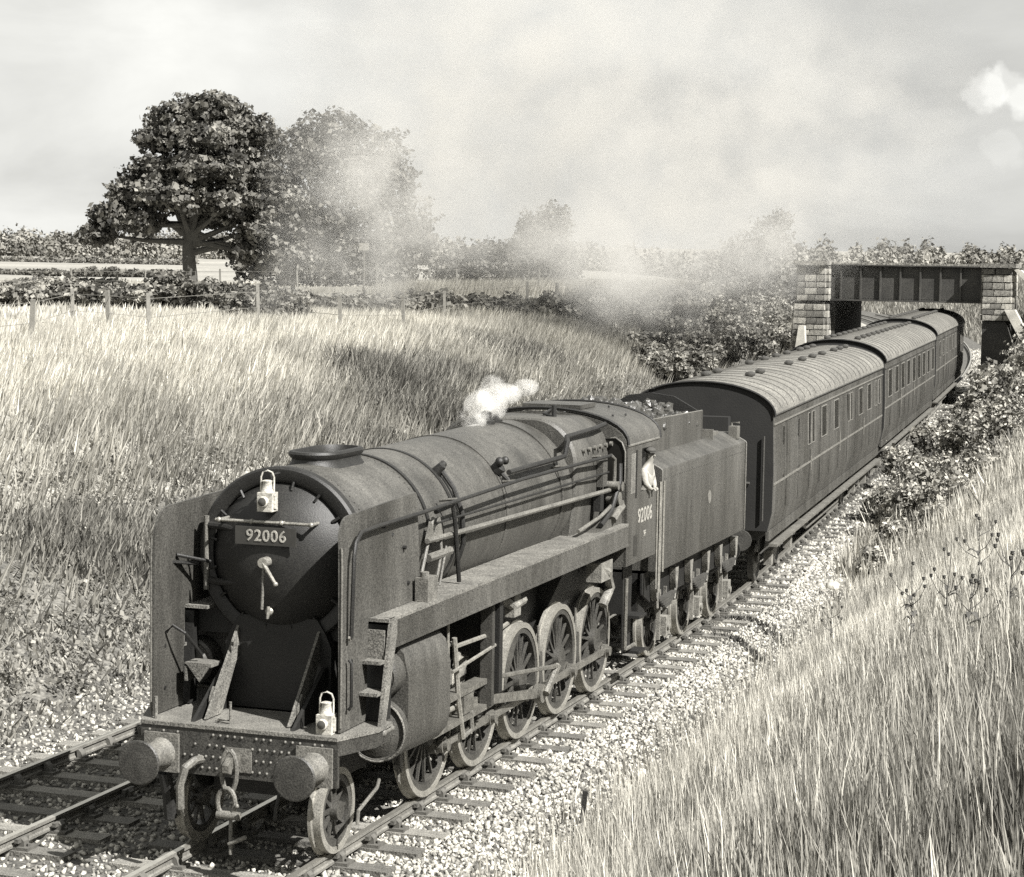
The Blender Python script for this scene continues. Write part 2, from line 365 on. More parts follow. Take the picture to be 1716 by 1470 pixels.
stones(30000, lambda rg, n, y: np.where(rg.random(n) < .7, rg.uniform(.8, 2.9, n), rg.uniform(-6.2, -1.0, n)), yd(22, 135, 1.4), .06, 'ballast_stones', 4, not_sleeper)

# ------------------------------------------------------------------ bridge
BY = 74.5
def build_bridge():
    cx = float(xc(BY)); br = empty('railway_bridge', (cx, BY, 0)); tag(br, 'plate girder road bridge on rock faced stone piers across the cutting', 'bridge')
    xl, xr = -4.35, 2.45     # opening edges relative to cx (track centre)
    gz0, gz1 = 4.62, 6.22
    # girder: web plate, flanges, stiffeners
    B().box(xl-.2, xr+.2, .0, .05, gz0+.06, gz1-.05).obj('web_plate', MT['girder'], br)
    B().box(xl-.25, xr+.25, -.20, .22, gz1-.05, gz1).obj('top_flange', MT['girder'], br)
    B().box(xl-.25, xr+.25, -.22, .24, gz0, gz0+.06).obj('bottom_flange', MT['girder'], br)
    st = None
    for i in range(8):
        x = xl+.55+i*(xr-xl-.7)/7
        B().box(x-.035, x+.035, -.11, -.003, gz0+.063, gz1-.053).obj('stiffener', MT['under'], br)
    B().box(xl-.6, xr+.6, -.05, 7.2, gz1+.004, gz1+.09).obj('parapet_rail', MT['stone'], br)
    B().box(xl-.1, xr+.1, .3, 7.0, gz0+.1, gz0+.4).obj('deck', MT['mortar'], br)
    B().box(xl-.2, xr+.2, 7.0, 7.06, gz0+.06, gz1-.05).obj('web_plate', MT['girder'], br)
    q = B()
    for i in range(64):
        for z in (gz0+.14, gz1-.12): q.ball((xl-.1+i*(xr-xl+.2)/63, -.006, z), .018, 5)
    q.obj('rivets', MT['girder'], br, kind='stuff')
    # piers with courses of rough stones
    blk = []
    for k in range(5):
        b = B(); b.box(-.5, .5, -.5, .5, -.5, .5)
        bmesh.ops.subdivide_edges(b.b, edges=b.b.edges[:], cuts=1, use_grid_fill=True)
        for v in b.b.verts:
            v.co += Vector([random.uniform(-.045, .045) for _ in range(3)])
            if v.co.length < .6: v.co *= 1.06
        blk.append(b.mesh('stone_block', MT['stone'], smooth=25))
    def pier(x0, x1, zb, zt, batter=0, y0=-.75):
        # core
        B().prism([(x0+.06-batter, zb), (x1-.06, zb), (x1-.06, zt), (x0+.06, zt)], y0+.1, 1.2, 'y').obj('pier_core', MT['mortar'], br)
        z = zb
        while z < zt-.1:
            hh = min(random.uniform(.24, .34), zt-z); f = (z-zb)/(zt-zb); xa = x0-batter*(1-f); x = xa
            while x < x1-.08:
                w = random.uniform(.32, .62)
                if x1-x-w < .25: w = x1-x
                o = bpy.data.objects.new('stone_block', random.choice(blk)); link(o); o.parent = br
                o.location = (x+w/2, y0+.06, z+hh/2); o.scale = (w-.035, .32, hh-.035); x += w
            for yy in (.0, .55):     # return face towards the opening, and the outer one
                for xx, in ((x1-.05,), (xa+.05,)):
                    o = bpy.data.objects.new('stone_block', random.choice(blk)); link(o); o.parent = br
                    o.location = (xx, y0+.45+yy, z+hh/2); o.scale = (.3, .5, hh-.03)
            z += hh
    pier(xl-1.35, xl-.02, -.3, 4.55, .25); pier(xl-1.25, xl+.0, 4.6, 6.15)
    B().box(xl-1.45, xl+.1, -1.0, 1.3, 6.18, 6.36).obj('coping_stone', MT['stone'], br, bevel=.03)
    pier(xr+.02, xr+1.25, 3.9, 6.15); B().box(xr-.1, xr+1.4, -1.0, 1.3, 6.18, 6.36).obj('coping_stone', MT['stone'], br, bevel=.03)
    # lower right abutment, smooth dark face, and white sloping copings
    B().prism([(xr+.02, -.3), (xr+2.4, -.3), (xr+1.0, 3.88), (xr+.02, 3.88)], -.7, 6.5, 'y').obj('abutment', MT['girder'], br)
    B().prism([(xl-1.55, -.3), (xl-.55, -.3), (xl-.80, 3.5), (xl-1.05, 3.5)], -1.3, -.9, 'y').obj('buttress', MT['stone2'], br, bevel=.03)
    B().prism([(xr+1.0, 4.4), (xr+1.45, 4.4), (xr+3.6, .6), (xr+3.1, .6)], -1.3, -.75, 'y').obj('sloping_coping', MT['stone2'], br, bevel=.03)
    B().prism([(xr+1.3, 6.1), (xr+1.6, 6.1), (xr+3.4, 4.4), (xr+3.0, 4.4)], -.8, -.2, 'y').obj('sloping_coping', MT['stone2'], br, bevel=.03)
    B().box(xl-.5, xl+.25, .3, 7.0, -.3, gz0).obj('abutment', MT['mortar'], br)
    return br
build_bridge()

# ------------------------------------------------------------------ wheels
def wheel_set(name, r, nsp, parent, loc, gaug=.715, side=1, width=.13, heavy=None, crank=None):
    """one wheel on one side; side=+1 is the side the camera sees. thing>part(wheel)>sub-parts"""
    w = B(); w.lathe([(-width/2, .11 if r < .6 else .17), (width/2+.03, .10 if r < .6 else .16)], (0, 0, 0), (1, 0, 0), 20)
    ho = w.obj(name, MT['wheel'], parent); ho.location = (side*(gaug+width/2), loc[0], loc[1])
    t = B(); ri = r-.075
    prof = [(-width/2, ri), (-width/2, r+.03), (-width/2+.035, r+.025), (-width/2+.045, r), (width/2, r-.005), (width/2, ri)]
    rs = [t.ring((side*a, 0, 0), (1, 0, 0), q, 48) for a, q in prof]
    for i in range(len(rs)): t.skin(rs[i], rs[(i+1) % len(rs)])
    t.obj('tyre', MT['tyre'], ho)
    t = B(); prof = [(-width/2+.01, ri-.075), (-width/2+.01, ri+.001), (width/2-.012, ri+.001), (width/2-.012, ri-.07)]
    rs = [t.ring((side*a, 0, 0), (1, 0, 0), q, 48) for a, q in prof]
    for i in range(len(rs)): t.skin(rs[i], rs[(i+1) % len(rs)])
    t.obj('rim', MT['wheel'], ho)
    key = (name, nsp)
    if key not in SP:
        q = B(); q.prism([(-.024, .1), (.024, .1), (.013, ri-.05), (-.013, ri-.05)], -.016, .016, 'x'); SP[key] = q.mesh('spoke', MT['wheel'])
    a0 = random.uniform(0, 1)
    for i in range(nsp):
        o = bpy.data.objects.new('spoke', SP[key]); link(o); o.parent = ho; o.rotation_euler = (a0+2*math.pi*i/nsp, 0, 0)
    if heavy is not None:
        q = B(); n = 12; half = heavy[1]; a0 = heavy[0]
        pts = [((ri-.04)*math.cos(a0-half+2*half*i/n), (ri-.04)*math.sin(a0-half+2*half*i/n)) for i in range(n+1)]
        q.prism(pts, side*.03, side*(width/2-.005), 'x'); q.obj('balance_weight', MT['wheel'], ho)
    if crank is not None:
        q = B(); a = crank; cy, cz = .33*math.cos(a), .33*math.sin(a)
        q.cyl((0, cy, cz), (side*(width/2+.16), cy, cz), .07, 14); q.cyl((0, cy, cz), (side*(width/2+.02), cy, cz), .12, 16); q.obj('crank_pin', MT['rod'], ho)
    return ho
SP = {}

# ------------------------------------------------------------------ the locomotive
def arc(cx, cz, r, a0, a1, n):
    return [(cx+r*math.cos(math.radians(a0+(a1-a0)*i/n)), cz+r*math.sin(math.radians(a0+(a1-a0)*i/n))) for i in range(n+1)]
LO = empty('steam_locomotive'); tag(LO, 'large black ten coupled steam locomotive numbered 92006 heading the train', 'locomotive')
ZC = 3.04
# smokebox and boiler
B().lathe([(.40, .925), (.42, .94), (2.28, .94)], (0, 0, ZC), seg=72).obj('smokebox', MT['loco'], LO)
q = B(); rs = [q.ring((0, y, ZC), (0, 1, 0), r, 72) for y, r in [(.44, .80), (.35, .80), (.33, .83), (.33, .94), (.36, .965), (.46, .965), (.48, .94)]]
for i in range(len(rs)-1): q.skin(rs[i], rs[i+1])
q.obj('smokebox_ring', MT['loco_dark'], LO)
dr = B().lathe([(.44, .80), (.38, .80), (.345, .77), (.25, .68), (.16, .55), (.08, .38), (.035, .2), (.02, .02)], (0, 0, ZC), seg=64).obj('smokebox_door', MT['loco_dark'], LO)
for a in (0, 1):
    pass
# dart handles and centre boss
q = B(); q.cyl((0, .05, ZC-.01), (0, -.10, ZC-.01), .055, 14); q.obj('door_boss', MT['tyre'], dr)
q = B(); q.tube([(0, -.08, ZC-.01), (.17, -.13, ZC-.22)], [.022, .018]); q.ball((.17, -.13, ZC-.22), .028, 8); q.obj('door_handle', MT['tyre'], dr)
q = B(); q.tube([(0, -.05, ZC-.01), (.0, -.10, ZC-.50)], [.022, .016]); q.obj('door_handle', MT['pipe'], dr)
q = B(); q.ball((-.02, .12, ZC-.56), (.05, .03, .05), 8); q.tube([(-.02, .10, ZC-.50), (-.02, .08, ZC-.63)], .018); q.obj('door_catch', MT['tyre'], dr)
for dz in (.30, -.30):
    q = B(); q.tube([(-.84, .33, ZC+dz), (-.60, .24, ZC+dz), (-.30, .125, ZC+dz*.9), (-.02, .07, ZC+dz*.85)], [.04, .035, .03, .02]); q.obj('door_hinge', MT['loco_dark'], dr)
q = B(); q.cyl((-.86, .31, ZC-.40), (-.86, .31, ZC+.40), .03, 8); q.obj('hinge_pin', MT['pipe'], dr)
hb = B(); hb.tube([(-.62, .05, 3.44), (.50, .05, 3.44)], .018)
for x in (-.58, -.2, .15, .49): hb.tube([(x, .05, 3.44), (x, .30, 3.44)], .018); hb.ball((x, .05, 3.44), .03, 8)
hb.obj('door_handrail', MT['tyre'], dr)
pl = B(); pl.box(-.36, .34, -.01, .01, 3.205, 3.395); pl.obj('number_plate', MT['plate'], dr, bevel=.006)
RX = Matrix.Rotation(math.radians(90), 4, 'X')
text('plate_number', '92006', .17, Matrix.Translation((0.0, -.013, 3.30)) @ RX, MT['letter'], pl and bpy.data.objects['number_plate'], .004, 1.12)
# chimney (double blast pipe: elongated)
def stadium(y0, y1, w, n=10):
    return [(w*math.cos(math.radians(a)), y0+w*math.sin(math.radians(a))) for a in np.linspace(180, 360, n)]+[(w*math.cos(math.radians(a)), y1+w*math.sin(math.radians(a))) for a in np.linspace(0, 180, n)]
q = B(); prev = None
for w, z in [(.36, 3.85), (.31, 3.93), (.265, 3.99), (.262, 4.02), (.29, 4.05), (.298, 4.08), (.285, 4.105), (.235, 4.11), (.21, 4.05), (.2, 3.9)]:
    R0 = [q.b.verts.new((x, y, z)) for x, y in stadium(1.22, 1.82, w)]
    if prev: q.skin(prev, R0)
    prev = R0
q.b.faces.new(prev); q.obj('chimney', MT['loco_dark'], LO)
# boiler barrel, bands, firebox
B().lathe([(2.29, .925), (3.3, .94), (7.2, 1.0), (7.5, 1.0)], (0, 0, ZC), seg=72).obj('boiler', MT['loco'], LO)
for y, r in ((2.26, .955), (3.12, .945), (4.85, .973), (7.0, 1.01)):
    q = B(); rs = [q.ring((0, yy, ZC), (0, 1, 0), rr, 72) for yy, rr in ((y, r-.03), (y, r+.004), (y+.07, r+.004), (y+.07, r-.03))]
    for i in range(3): q.skin(rs[i], rs[i+1])
    q.obj('boiler_band', MT['loco_dark'] if y < 4 else MT['loco'], LO)
def fbsec(w, top, r, zb=2.35):
    return [(-w*.93, zb)]+[(-w, ZC)]+arc(-w+r, top-r, r, 180, 97, 8)+arc(w-r, top-r, r, 83, 0, 8)+[(w, ZC), (w*.93, zb)]
q = B(); prev = None
for y, w, tp, rr in ((7.52, 1.0, 4.05, .62), (7.56, 1.03, 4.07, .6), (9.24, .97, 4.01, .52), (9.95, .95, 4.0, .5)):
    R0 = [q.b.verts.new((x, y, z)) for x, z in fbsec(w, tp, rr)]
    if prev: q.skin(prev, R0)
    else: q.b.faces.new(R0)
    prev = R0
q.b.faces.new(prev[::-1]); fb = q.obj('firebox', MT['loco'], LO, smooth=30)
for k in range(6):      # washout plugs
    q = B(); q.cyl((1.01, 7.9+k*.26, 3.62), (1.05, 7.9+k*.26, 3.62), .035, 10); q.obj('washout_plug', MT['pipe'], fb)
# top feed clacks, safety valves, whistle
for y, a in ((3.25, 46),):
    for s in (1, -1):
        c = Vector((s*.94*math.cos(math.radians(a)), y, ZC+.94*math.sin(math.radians(a))))
        q = B(); q.cyl(c-Vector((s*.05, 0, .05)), c+Vector((s*.07, 0, .09)), .085, 12, .05); q.cyl(c+Vector((0, -.02, .02)), c+Vector((s*.02, .16, .09)), .045, 10); q.obj('clack_valve', MT['loco_dark'], LO)
        q = B(); q.tube([(s*r*math.cos(math.radians(t)), y, ZC+r*math.sin(math.radians(t))) for r, t in [(1.0, a), (1.0, 30), (1.0, 12), (1.01, -8), (1.0, -25)]], .032); q.obj('feed_pipe', MT['loco_dark'], LO)
for y in (6.75, 7.05):
    q = B(); q.lathe([(0, .12), (.10, .12), (.12, .08), (.22, .07), (.24, .03)], (0, y, 3.97), (0, 0, 1), 16); q.obj('safety_valve', MT['loco_dark'], LO)
q = B(); q.cyl((.42, 8.4, 4.0), (.42, 8.4, 4.2), .035, 10); q.tube([(.42, 8.4, 4.03), (.2, 8.6, 4.06), (.1, 9.2, 4.07), (.1, 9.9, 4.05)], .02); q.obj('whistle', MT['loco_dark'], LO)
q = B(); q.lathe([(0, .09), (.08, .09), (.1, .05)], (.80, 4.92, 3.60), (1, 0, 1), 12); q.tube([(.82, 4.92, 3.62), (.95, 4.92, 3.5), (.98, 4.92, 3.45)], .03); q.ball((.87, 4.85, 3.72), .06, 8); q.ball((.88, 5.03, 3.72), .055, 8); q.obj('steam_valve', MT['loco_dark'], LO)
# pipes and rods on the visible side (and mirrored long handrail)
def pipe(pts, r, name='pipe', mt='pipe', both=False):
    for s in ((1, -1) if both else (1,)):
        q = B(); q.tube([(s*x, y, z) for x, y, z in pts], r, 8); q.obj(name, MT[mt], LO)
pipe([(1.135, -.36, 2.36), (1.15, -.36, 2.9), (1.15, -.34, 3.2), (1.14, -.28, 3.33), (1.13, -.12, 3.42), (1.12, .3, 3.43), (1.12, 1.65, 3.44), (1.12, 2.7, 3.46), (1.13, 5, 3.50), (1.13, 8.9, 3.48)], .024, 'handrail', 'loco_dark', True)
pipe([(1.11, -.36, 2.36), (1.135, -.36, 2.36)], .03, 'handrail_bracket', 'tyre')
pipe([(1.12, -.38, 1.62), (1.15, -.38, 1.66), (1.15, -.38, 2.10), (1.12, -.38, 2.14)], .018, 'grab_rail', 'loco_dark')
for y in (2.7, 4.9, 6.9, 8.4): pipe([(.9, y, 3.44+.01*y/2), (1.12, y, 3.465+.005*y)], .018, 'handrail_stanchion')
pipe([(1.03, 2.0, 3.07), (1.06, 4.0, 3.05), (1.08, 6.2, 3.02), (1.09, 8.2, 2.99), (1.12, 9.25, 2.98)], .032, 'ejector_pipe', 'pipe')
pipe([(1.02, 2.3, 3.24), (1.05, 5, 3.24), (1.09, 8.9, 3.24)], .015, 'control_rod', 'loco_dark')
pipe([(.96, 4.95, 3.58), (.99, 6.9, 3.60), (1.02, 7.05, 3.62), (1.04, 7.1, 3.80), (.98, 7.25, 3.86), (.97, 8.6, 3.88), (.93, 9.2, 3.9)], .036, 'steam_pipe', 'loco_dark')
pipe([(1.08, 2.66, 3.42), (1.10, 2.70, 3.20), (1.10, 2.85, 2.50)], .028, 'drain_pipe', 'loco_dark')
pipe([(1.05, 2.2, 3.38), (1.08, 2.66, 3.42)], .028, 'drain_pipe', 'loco_dark')
pipe([(1.0, 2.1, 2.86), (1.04, 2.7, 2.88)], .05, 'regulator_rod', 'pipe')
pipe([(1.02, 1.75, 2.52), (1.02, 2.0, 2.95), (.98, 2.3, 3.3)], .02, 'lubricator_pipe', 'pipe')
pipe([(1.04, 2.25, 2.52), (1.03, 2.45, 2.9), (.98, 2.5, 3.25)], .018, 'lubricator_pipe', 'pipe')
pipe([(1.05, 2.35, 2.52), (1.05, 2.55, 2.95)], .015, 'lubricator_pipe', 'pipe')
q = B(); q.prism([(2.0, 3.08), (2.12, 3.28), (2.25, 3.08), (2.4, 3.3), (2.5, 3.08)], 1.0, 1.03, 'x'); q.obj('rod_bracket', MT['pipe'], LO)
# firebox side clutter: injector, valves near cab
q = B()
for yy, zz, rr in ((9.0, 2.86, .09), (9.12, 3.02, .07), (8.92, 3.05, .06), (9.15, 2.74, .08)): q.cyl((1.05, yy, zz), (1.24, yy, zz), rr, 12)
q.obj('injector', MT['pipe'], LO)
pipe([(1.2, 9.1, 3.35), (1.22, 9.05, 3.1), (1.2, 8.95, 2.95), (1.2, 8.7, 2.7), (1.2, 8.2, 2.56)], .035, 'injector_pipe', 'loco_dark')
pipe([(1.16, 9.2, 2.95), (1.18, 8.9, 2.8), (1.15, 8.3, 2.66), (1.12, 7.4, 2.56)], .028, 'injector_pipe', 'pipe')
pipe([(1.2, 9.22, 2.72), (1.22, 8.95, 2.68), (1.22, 8.7, 2.58)], .06, 'injector_pipe', 'pipe')
pipe([(1.13, 8.85, 3.48), (1.15, 8.98, 3.42), (1.14, 9.02, 3.2), (1.14, 9.0, 3.0)], .03, 'drop_pipe', 'pipe')
q = B(); q.box(1.0, 1.09, 8.62, 8.84, 3.05, 3.42); q.obj('manifold_box', MT['loco'], LO, bevel=.02)
q = B(); q.box(1.02, 1.12, 8.42, 8.58, 2.72, 2.98); q.obj('cover_plate', MT['frame'], LO, bevel=.02)
# running plate and valance
for s in (1, -1):
    q = B(); q.box(*(sorted((s*.80, s*1.31))), .22, 9.22, 2.44, 2.475); q.obj('running_plate', MT['platform'], LO)
    q = B(); q.box(*(sorted((s*1.285, s*1.31))), .26, 9.22, 2.18, 2.438); q.box(*(sorted((s*1.22, s*1.325))), .26, 9.22, 2.155, 2.18); q.obj('valance', MT['loco'], LO)
    q = B(); q.prism([(8.0, 2.476), (9.25, 2.476), (9.25, 2.60), (8.9, 2.62)], s*1.0, s*1.2, 'x'); q.obj('splasher', MT['loco'], LO)
    # steps in front of the running plate: slanted stringer, treads, backing
    q = B(); q.prism([(.26, 2.475), (.40, 2.475), (.40, 2.30), (.10, 1.36), (-.02, 1.36)], s*1.29, s*1.33, 'x'); q.obj('step_stringer', MT['platform'], LO)
    for y, z in ((.10, 2.02), (.02, 1.70)):
        q = B(); q.box(*(sorted((s*1.07, s*1.29))), y-.06, y+.20, z, z+.035); q.obj('step_tread', MT['platform'], LO)
    q = B(); q.prism([(.20, 1.4), (.36, 1.4), (.42, 2.4), (.30, 2.4)], s*1.0, s*1.28, 'x'); q.obj('step_back', MT['frame'], LO)
    q = B(); q.box(*(sorted((s*1.07, s*1.27))), .19, .215, 2.04, 2.36); q.obj('footstep_plate', MT['platform'], LO)
    # lubricator box
    q = B(); q.box(*(sorted((s*1.12, s*1.27))), 1.42, 1.72, 2.476, 2.74); q.cyl((s*1.2, 1.5, 2.74), (s*1.2, 1.5, 2.80), .05, 10); q.obj('lubricator', MT['buffer_stock'], LO, bevel=.015)
    # smoke deflector
    pts = [(-.50, 1.40)]+[(-.50, 3.30)]+arc(-.50+.26, 3.60-.26, .26, 180, 92, 7)+[(1.62, 3.66), (1.66, 3.62), (1.66, 2.56), (1.50, 2.48), (.20, 2.48), (.16, 1.40)]
    q = B(); q.prism(pts, s*1.06, s*1.085, 'x')
    for v in q.b.verts:
        if v.co.z > 3.1: v.co.x -= s*(v.co.z-3.1)*.09
    d = q.obj('smoke_deflector', MT['tender'], LO, smooth=20)
    q = B(); q.tube([(s*1.086, -.5, 1.45), (s*1.086, -.5, 3.1), (s*1.08, -.5, 3.3)], .012, 6); q.obj('deflector_edge', MT['pipe'], d)
    for y, z in ((-.2, 3.15), (-.25, 2.1), (-.25, 1.65), (.6, 3.4), (1.2, 3.1), (1.3, 2.7)):
        q = B(); q.cyl((s*1.05, y, z), (s*1.10, y, z), .022, 8); q.obj('bolt', MT['frame'], d)
    for y, z in ((-.1, 2.98), (.9, 3.28)):
        q = B(); q.tube([(s*.9, y+.3, z-.05), (s*1.06, y, z)], .02, 6); q.obj('deflector_stay', MT['loco_dark'], LO)
    # gusset stays in front of the smokebox saddle
    q = B(); q.prism([(-.45, 1.40), (-.10, 1.40), (.32, 2.02), (.32, 2.3)], s*.46, s*.49, 'x'); q.obj('frame_gusset', MT['platform'], LO)
    q = B(); q.prism([(-.30, 1.40), (-.10, 1.40), (-.10, 1.66), (-.2, 1.70), (-.28, 1.6)], s*.50, s*.52, 'x'); q.obj('lifting_eye', MT['platform'], LO)
q = B(); q.tube([(-1.03, -.05, 3.05), (-.9, .1, 3.0), (-.8, .28, 2.95)], .02); q.obj('deflector_stay', MT['loco_dark'], LO)
q = B(); q.tube([(-1.04, -.25, 2.25), (-.95, -.28, 2.33), (-.85, -.2, 2.25), (-.78, .05, 1.98)], .018); q.obj('steam_hose', MT['frame'], LO)
q = B(); q.box(-.93, -.62, -.05, .2, 1.86, 1.90); q.box(-.93, -.90, -.05, .2, 1.7, 1.88); q.prism([(-.9, 1.88), (-.62, 1.88), (-.75, 1.7)], -.06, -.04, 'y'); q.obj('inner_step', MT['platform'], LO)
# smokebox saddle and front casing
q = B(); q.prism([(-.62, 1.4), (.62, 1.4), (.62, 2.1), (.55, 2.25), (.45, 2.4), (-.45, 2.4), (-.55, 2.25), (-.62, 2.1)], .30, 2.0, 'y'); q.obj('smokebox_saddle', MT['frame'], LO)
q = B(); q.prism([(-1.06, 2.16), (1.06, 2.16), (1.06, 2.44), (-1.06, 2.44)], .42, 2.2, 'y'); q.obj('casing', MT['frame'], LO)
# front platform + buffer beam
q = B(); q.prism([(-1.12, -.66), (1.12, -.66), (1.34, -.10), (1.34, .28), (-1.34, .28), (-1.34, -.10)], 1.345, 1.385, 'z'); q.obj('front_platform', MT['platform'], LO)
bb = B(); bb.box(-1.12, 1.12, -.645, -.60, .86, 1.343); bb.prism([(1.12, -.645), (1.32, -.12), (1.32, .2), (1.26, .2), (1.26, -.1), (1.08, -.60)], 1.19, 1.343, 'z'); bb.prism([(-1.12, -.645), (-1.32, -.12), (-1.32, .2), (-1.26, .2), (-1.26, -.1), (-1.08, -.60)], 1.19, 1.343, 'z')
bb = bb.obj('buffer_beam', MT['buffer'], LO)
rv = B()
for i in range(26):
    for j, z in enumerate((1.29, 1.18, 1.06, .94)):
        x = -1.02+i*.082+(j % 2)*.04
        if abs(abs(x)-.87) < .24 and z < 1.28: continue
        if abs(x) < .12 and z < 1.2: continue
        if random.random() < .3: continue
        rv.ball((x, -.648, z), .016, 6)
rv.obj('rivets', MT['rivet'], bb, kind='stuff')
for s in (1, -1):
    q = B(); q.box(s*.87-.2, s*.87+.2, -.675, -.647, .86, 1.27); q.obj('buffer_base', MT['buffer_stock'], bb, bevel=.015)
    bf = B().lathe([(0, .165), (.04, .15), (.30, .125), (.31, .10), (.45, .095)], (s*.87, -.675, 1.055), (0, -1, 0), 24).obj('buffer', MT['buffer_stock'], LO)
    B().lathe([(.44, .14), (.45, .225), (.47, .235), (.485, .22), (.495, .10), (.498, .01)], (s*.87, -.675, 1.055), (0, -1, 0), 32).obj('buffer_head', MT['buffer'], bf)
# coupling hook, links, screw, pipes
q = B(); q.prism([(-.65, 1.10), (-.83, 1.12), (-.93, 1.06), (-.93, .98), (-.86, .95), (-.84, 1.0), (-.80, 1.02), (-.65, .98)], -.035, .035, 'x'); q.obj('coupling_hook', MT['rod'], LO, bevel=.01)
def oval(cx, cy, z0, z1, w, r, name='coupling_link', dx=0):
    q = B(); n = 14; pts = [(cx+w*math.cos(t)+dx*(math.sin(t)), cy, (z0+z1)/2+(z1-z0)/2*math.sin(t)*(1.0)) for t in [2*math.pi*i/n for i in range(n)]]
    q.tube(pts, r, 8, closed=True); q.obj(name, MT['pipe'], LO)
oval(-.02, -.80, .74, 1.19, .085, .026); oval(-.03, -.84, .50, .80, .10, .026)
q = B(); q.cyl((-.13, -.84, .52), (.12, -.84, .52), .045, 12); q.tube([(.02, -.84, .5), (.03, -.86, .12)], .02); q.tube([(.02, -.88, .23), (.22, -.90, .33)], .022); q.ball((.10, -.86, .63), .025, 8); q.obj('coupling_screw', MT['pipe'], LO)
q = B(); q.box(-.14, .16, -.66, -.647, .93, 1.18); q.obj('drawhook_plate', MT['buffer_stock'], bb, bevel=.01)
pipe([(-.42, -.60, 1.02), (-.42, -.78, 1.04), (-.48, -.88, .98), (-.53, -.90, .80), (-.535, -.88, .55)], .045, 'vacuum_pipe', 'pipe')
pipe([(.52, -.60, .84), (.52, -.74, .78), (.50, -.78, .62), (.48, -.76, .5)], .02, 'steam_heat_pipe', 'frame')
pipe([(-.30, -.5, 1.385), (-.30, -.5, 1.42), (-.16, -.5, 1.42), (-.16, -.5, 1.62)], .016, 'lamp_iron', 'platform')
pipe([(-1.0, -.55, 1.385), (-1.0, -.55, 1.62)], .02, 'lamp_iron', 'platform')
pipe([(0, .30, 3.94), (0, .10, 3.94), (0, .06, 3.58)], .016, 'lamp_iron', 'loco_dark')
pipe([(-.87, -.60, .84), (-.87, -.5, .55), (-.85, -.5, .32)], .07, 'life_guard', 'frame')
# cylinders with cladding
for s in (1, -1):
    q = B(); prof = [(s*1.02+.0, 1.02)]
    # outline in x-z: valve chest above, cylinder below, flat outer cladding
    o_ = arc(.0, 0, .40, -120, -10, 8)
    pts = [(s*.62, 1.05), (s*.80, .84), (s*1.02, .80), (s*1.22, .88), (s*1.33, 1.02), (s*1.36, 1.18), (s*1.36, 1.75), (s*1.30, 2.0), (s*1.16, 2.13), (s*.95, 2.15), (s*.62, 2.1)]
    q.prism(pts, .66, 1.92, 'y')
    for v in q.b.verts: v.co.z += (1.92-v.co.y)*.035
    q.obj('cylinder', MT['tender'], LO, smooth=50)
    q = B(); q.lathe([(0, .345), (.10, .345), (.11, .31), (.09, .30), (.09, .28), (.12, .24), (.13, .05)], (s*1.03, .665, 1.20), (0, -1, 0), 40); cc = q.obj('cylinder_cover', MT['tender'], LO)
    q = B(); q.tube([(s*1.03+.33*math.cos(t), .555, 1.20+.33*math.sin(t)) for t in [2*math.pi*i/40 for i in range(40)]], .014, 6, closed=True); q.obj('cover_rim', MT['platform'], cc)
    q = B(); q.lathe([(0, .25), (.26, .25), (.28, .22), (.27, .2), (.33, .17), (.34, .04)], (s*1.08, .68, 1.82), (0, -1, 0), 32); q.obj('valve_cover', MT['tender'], LO)
    q = B(); q.ball((s*1.30, .1, 1.30), .05, 10); q.cyl((s*1.30, .1, 1.30), (s*1.30, .35, 1.30), .035, 10); q.obj('drain_cock', MT['buffer_stock'], LO)
    pipe([(s*1.05, .62, .66), (s*1.10, .45, .62), (s*1.12, -.10, .50), (s*1.12, -.12, .36)], .02, 'drain_cock_pipe', 'pipe')
# frames (dark mass between wheels), stretcher, ashpan
for s in (1, -1):
    q = B(); q.prism([(-.62, 1.34), (-.62, .9), (-.35, .62), (1.2, .62), (2.0, .75), (9.9, .75), (9.9, 1.5), (9.0, 1.9), (.2, 1.9)], s*.55, s*.59, 'x'); q.obj('main_frame', MT['frame'], LO)
q = B(); q.box(-.54, .54, .6, 9.6, 1.0, 1.7); q.obj('frame_stretcher', MT['frame'], LO)
q = B(); q.box(-.50, .50, -.2, .3, .6, 1.2); q.obj('pony_truck', MT['frame'], LO)
q = B(); q.prism([(-.5, 1.0), (.5, 1.0), (1.0, 2.1), (1.0, 2.35), (-1.0, 2.35), (-1.0, 2.1)], 7.3, 9.7, 'y'); q.obj('ashpan', MT['frame'], LO)
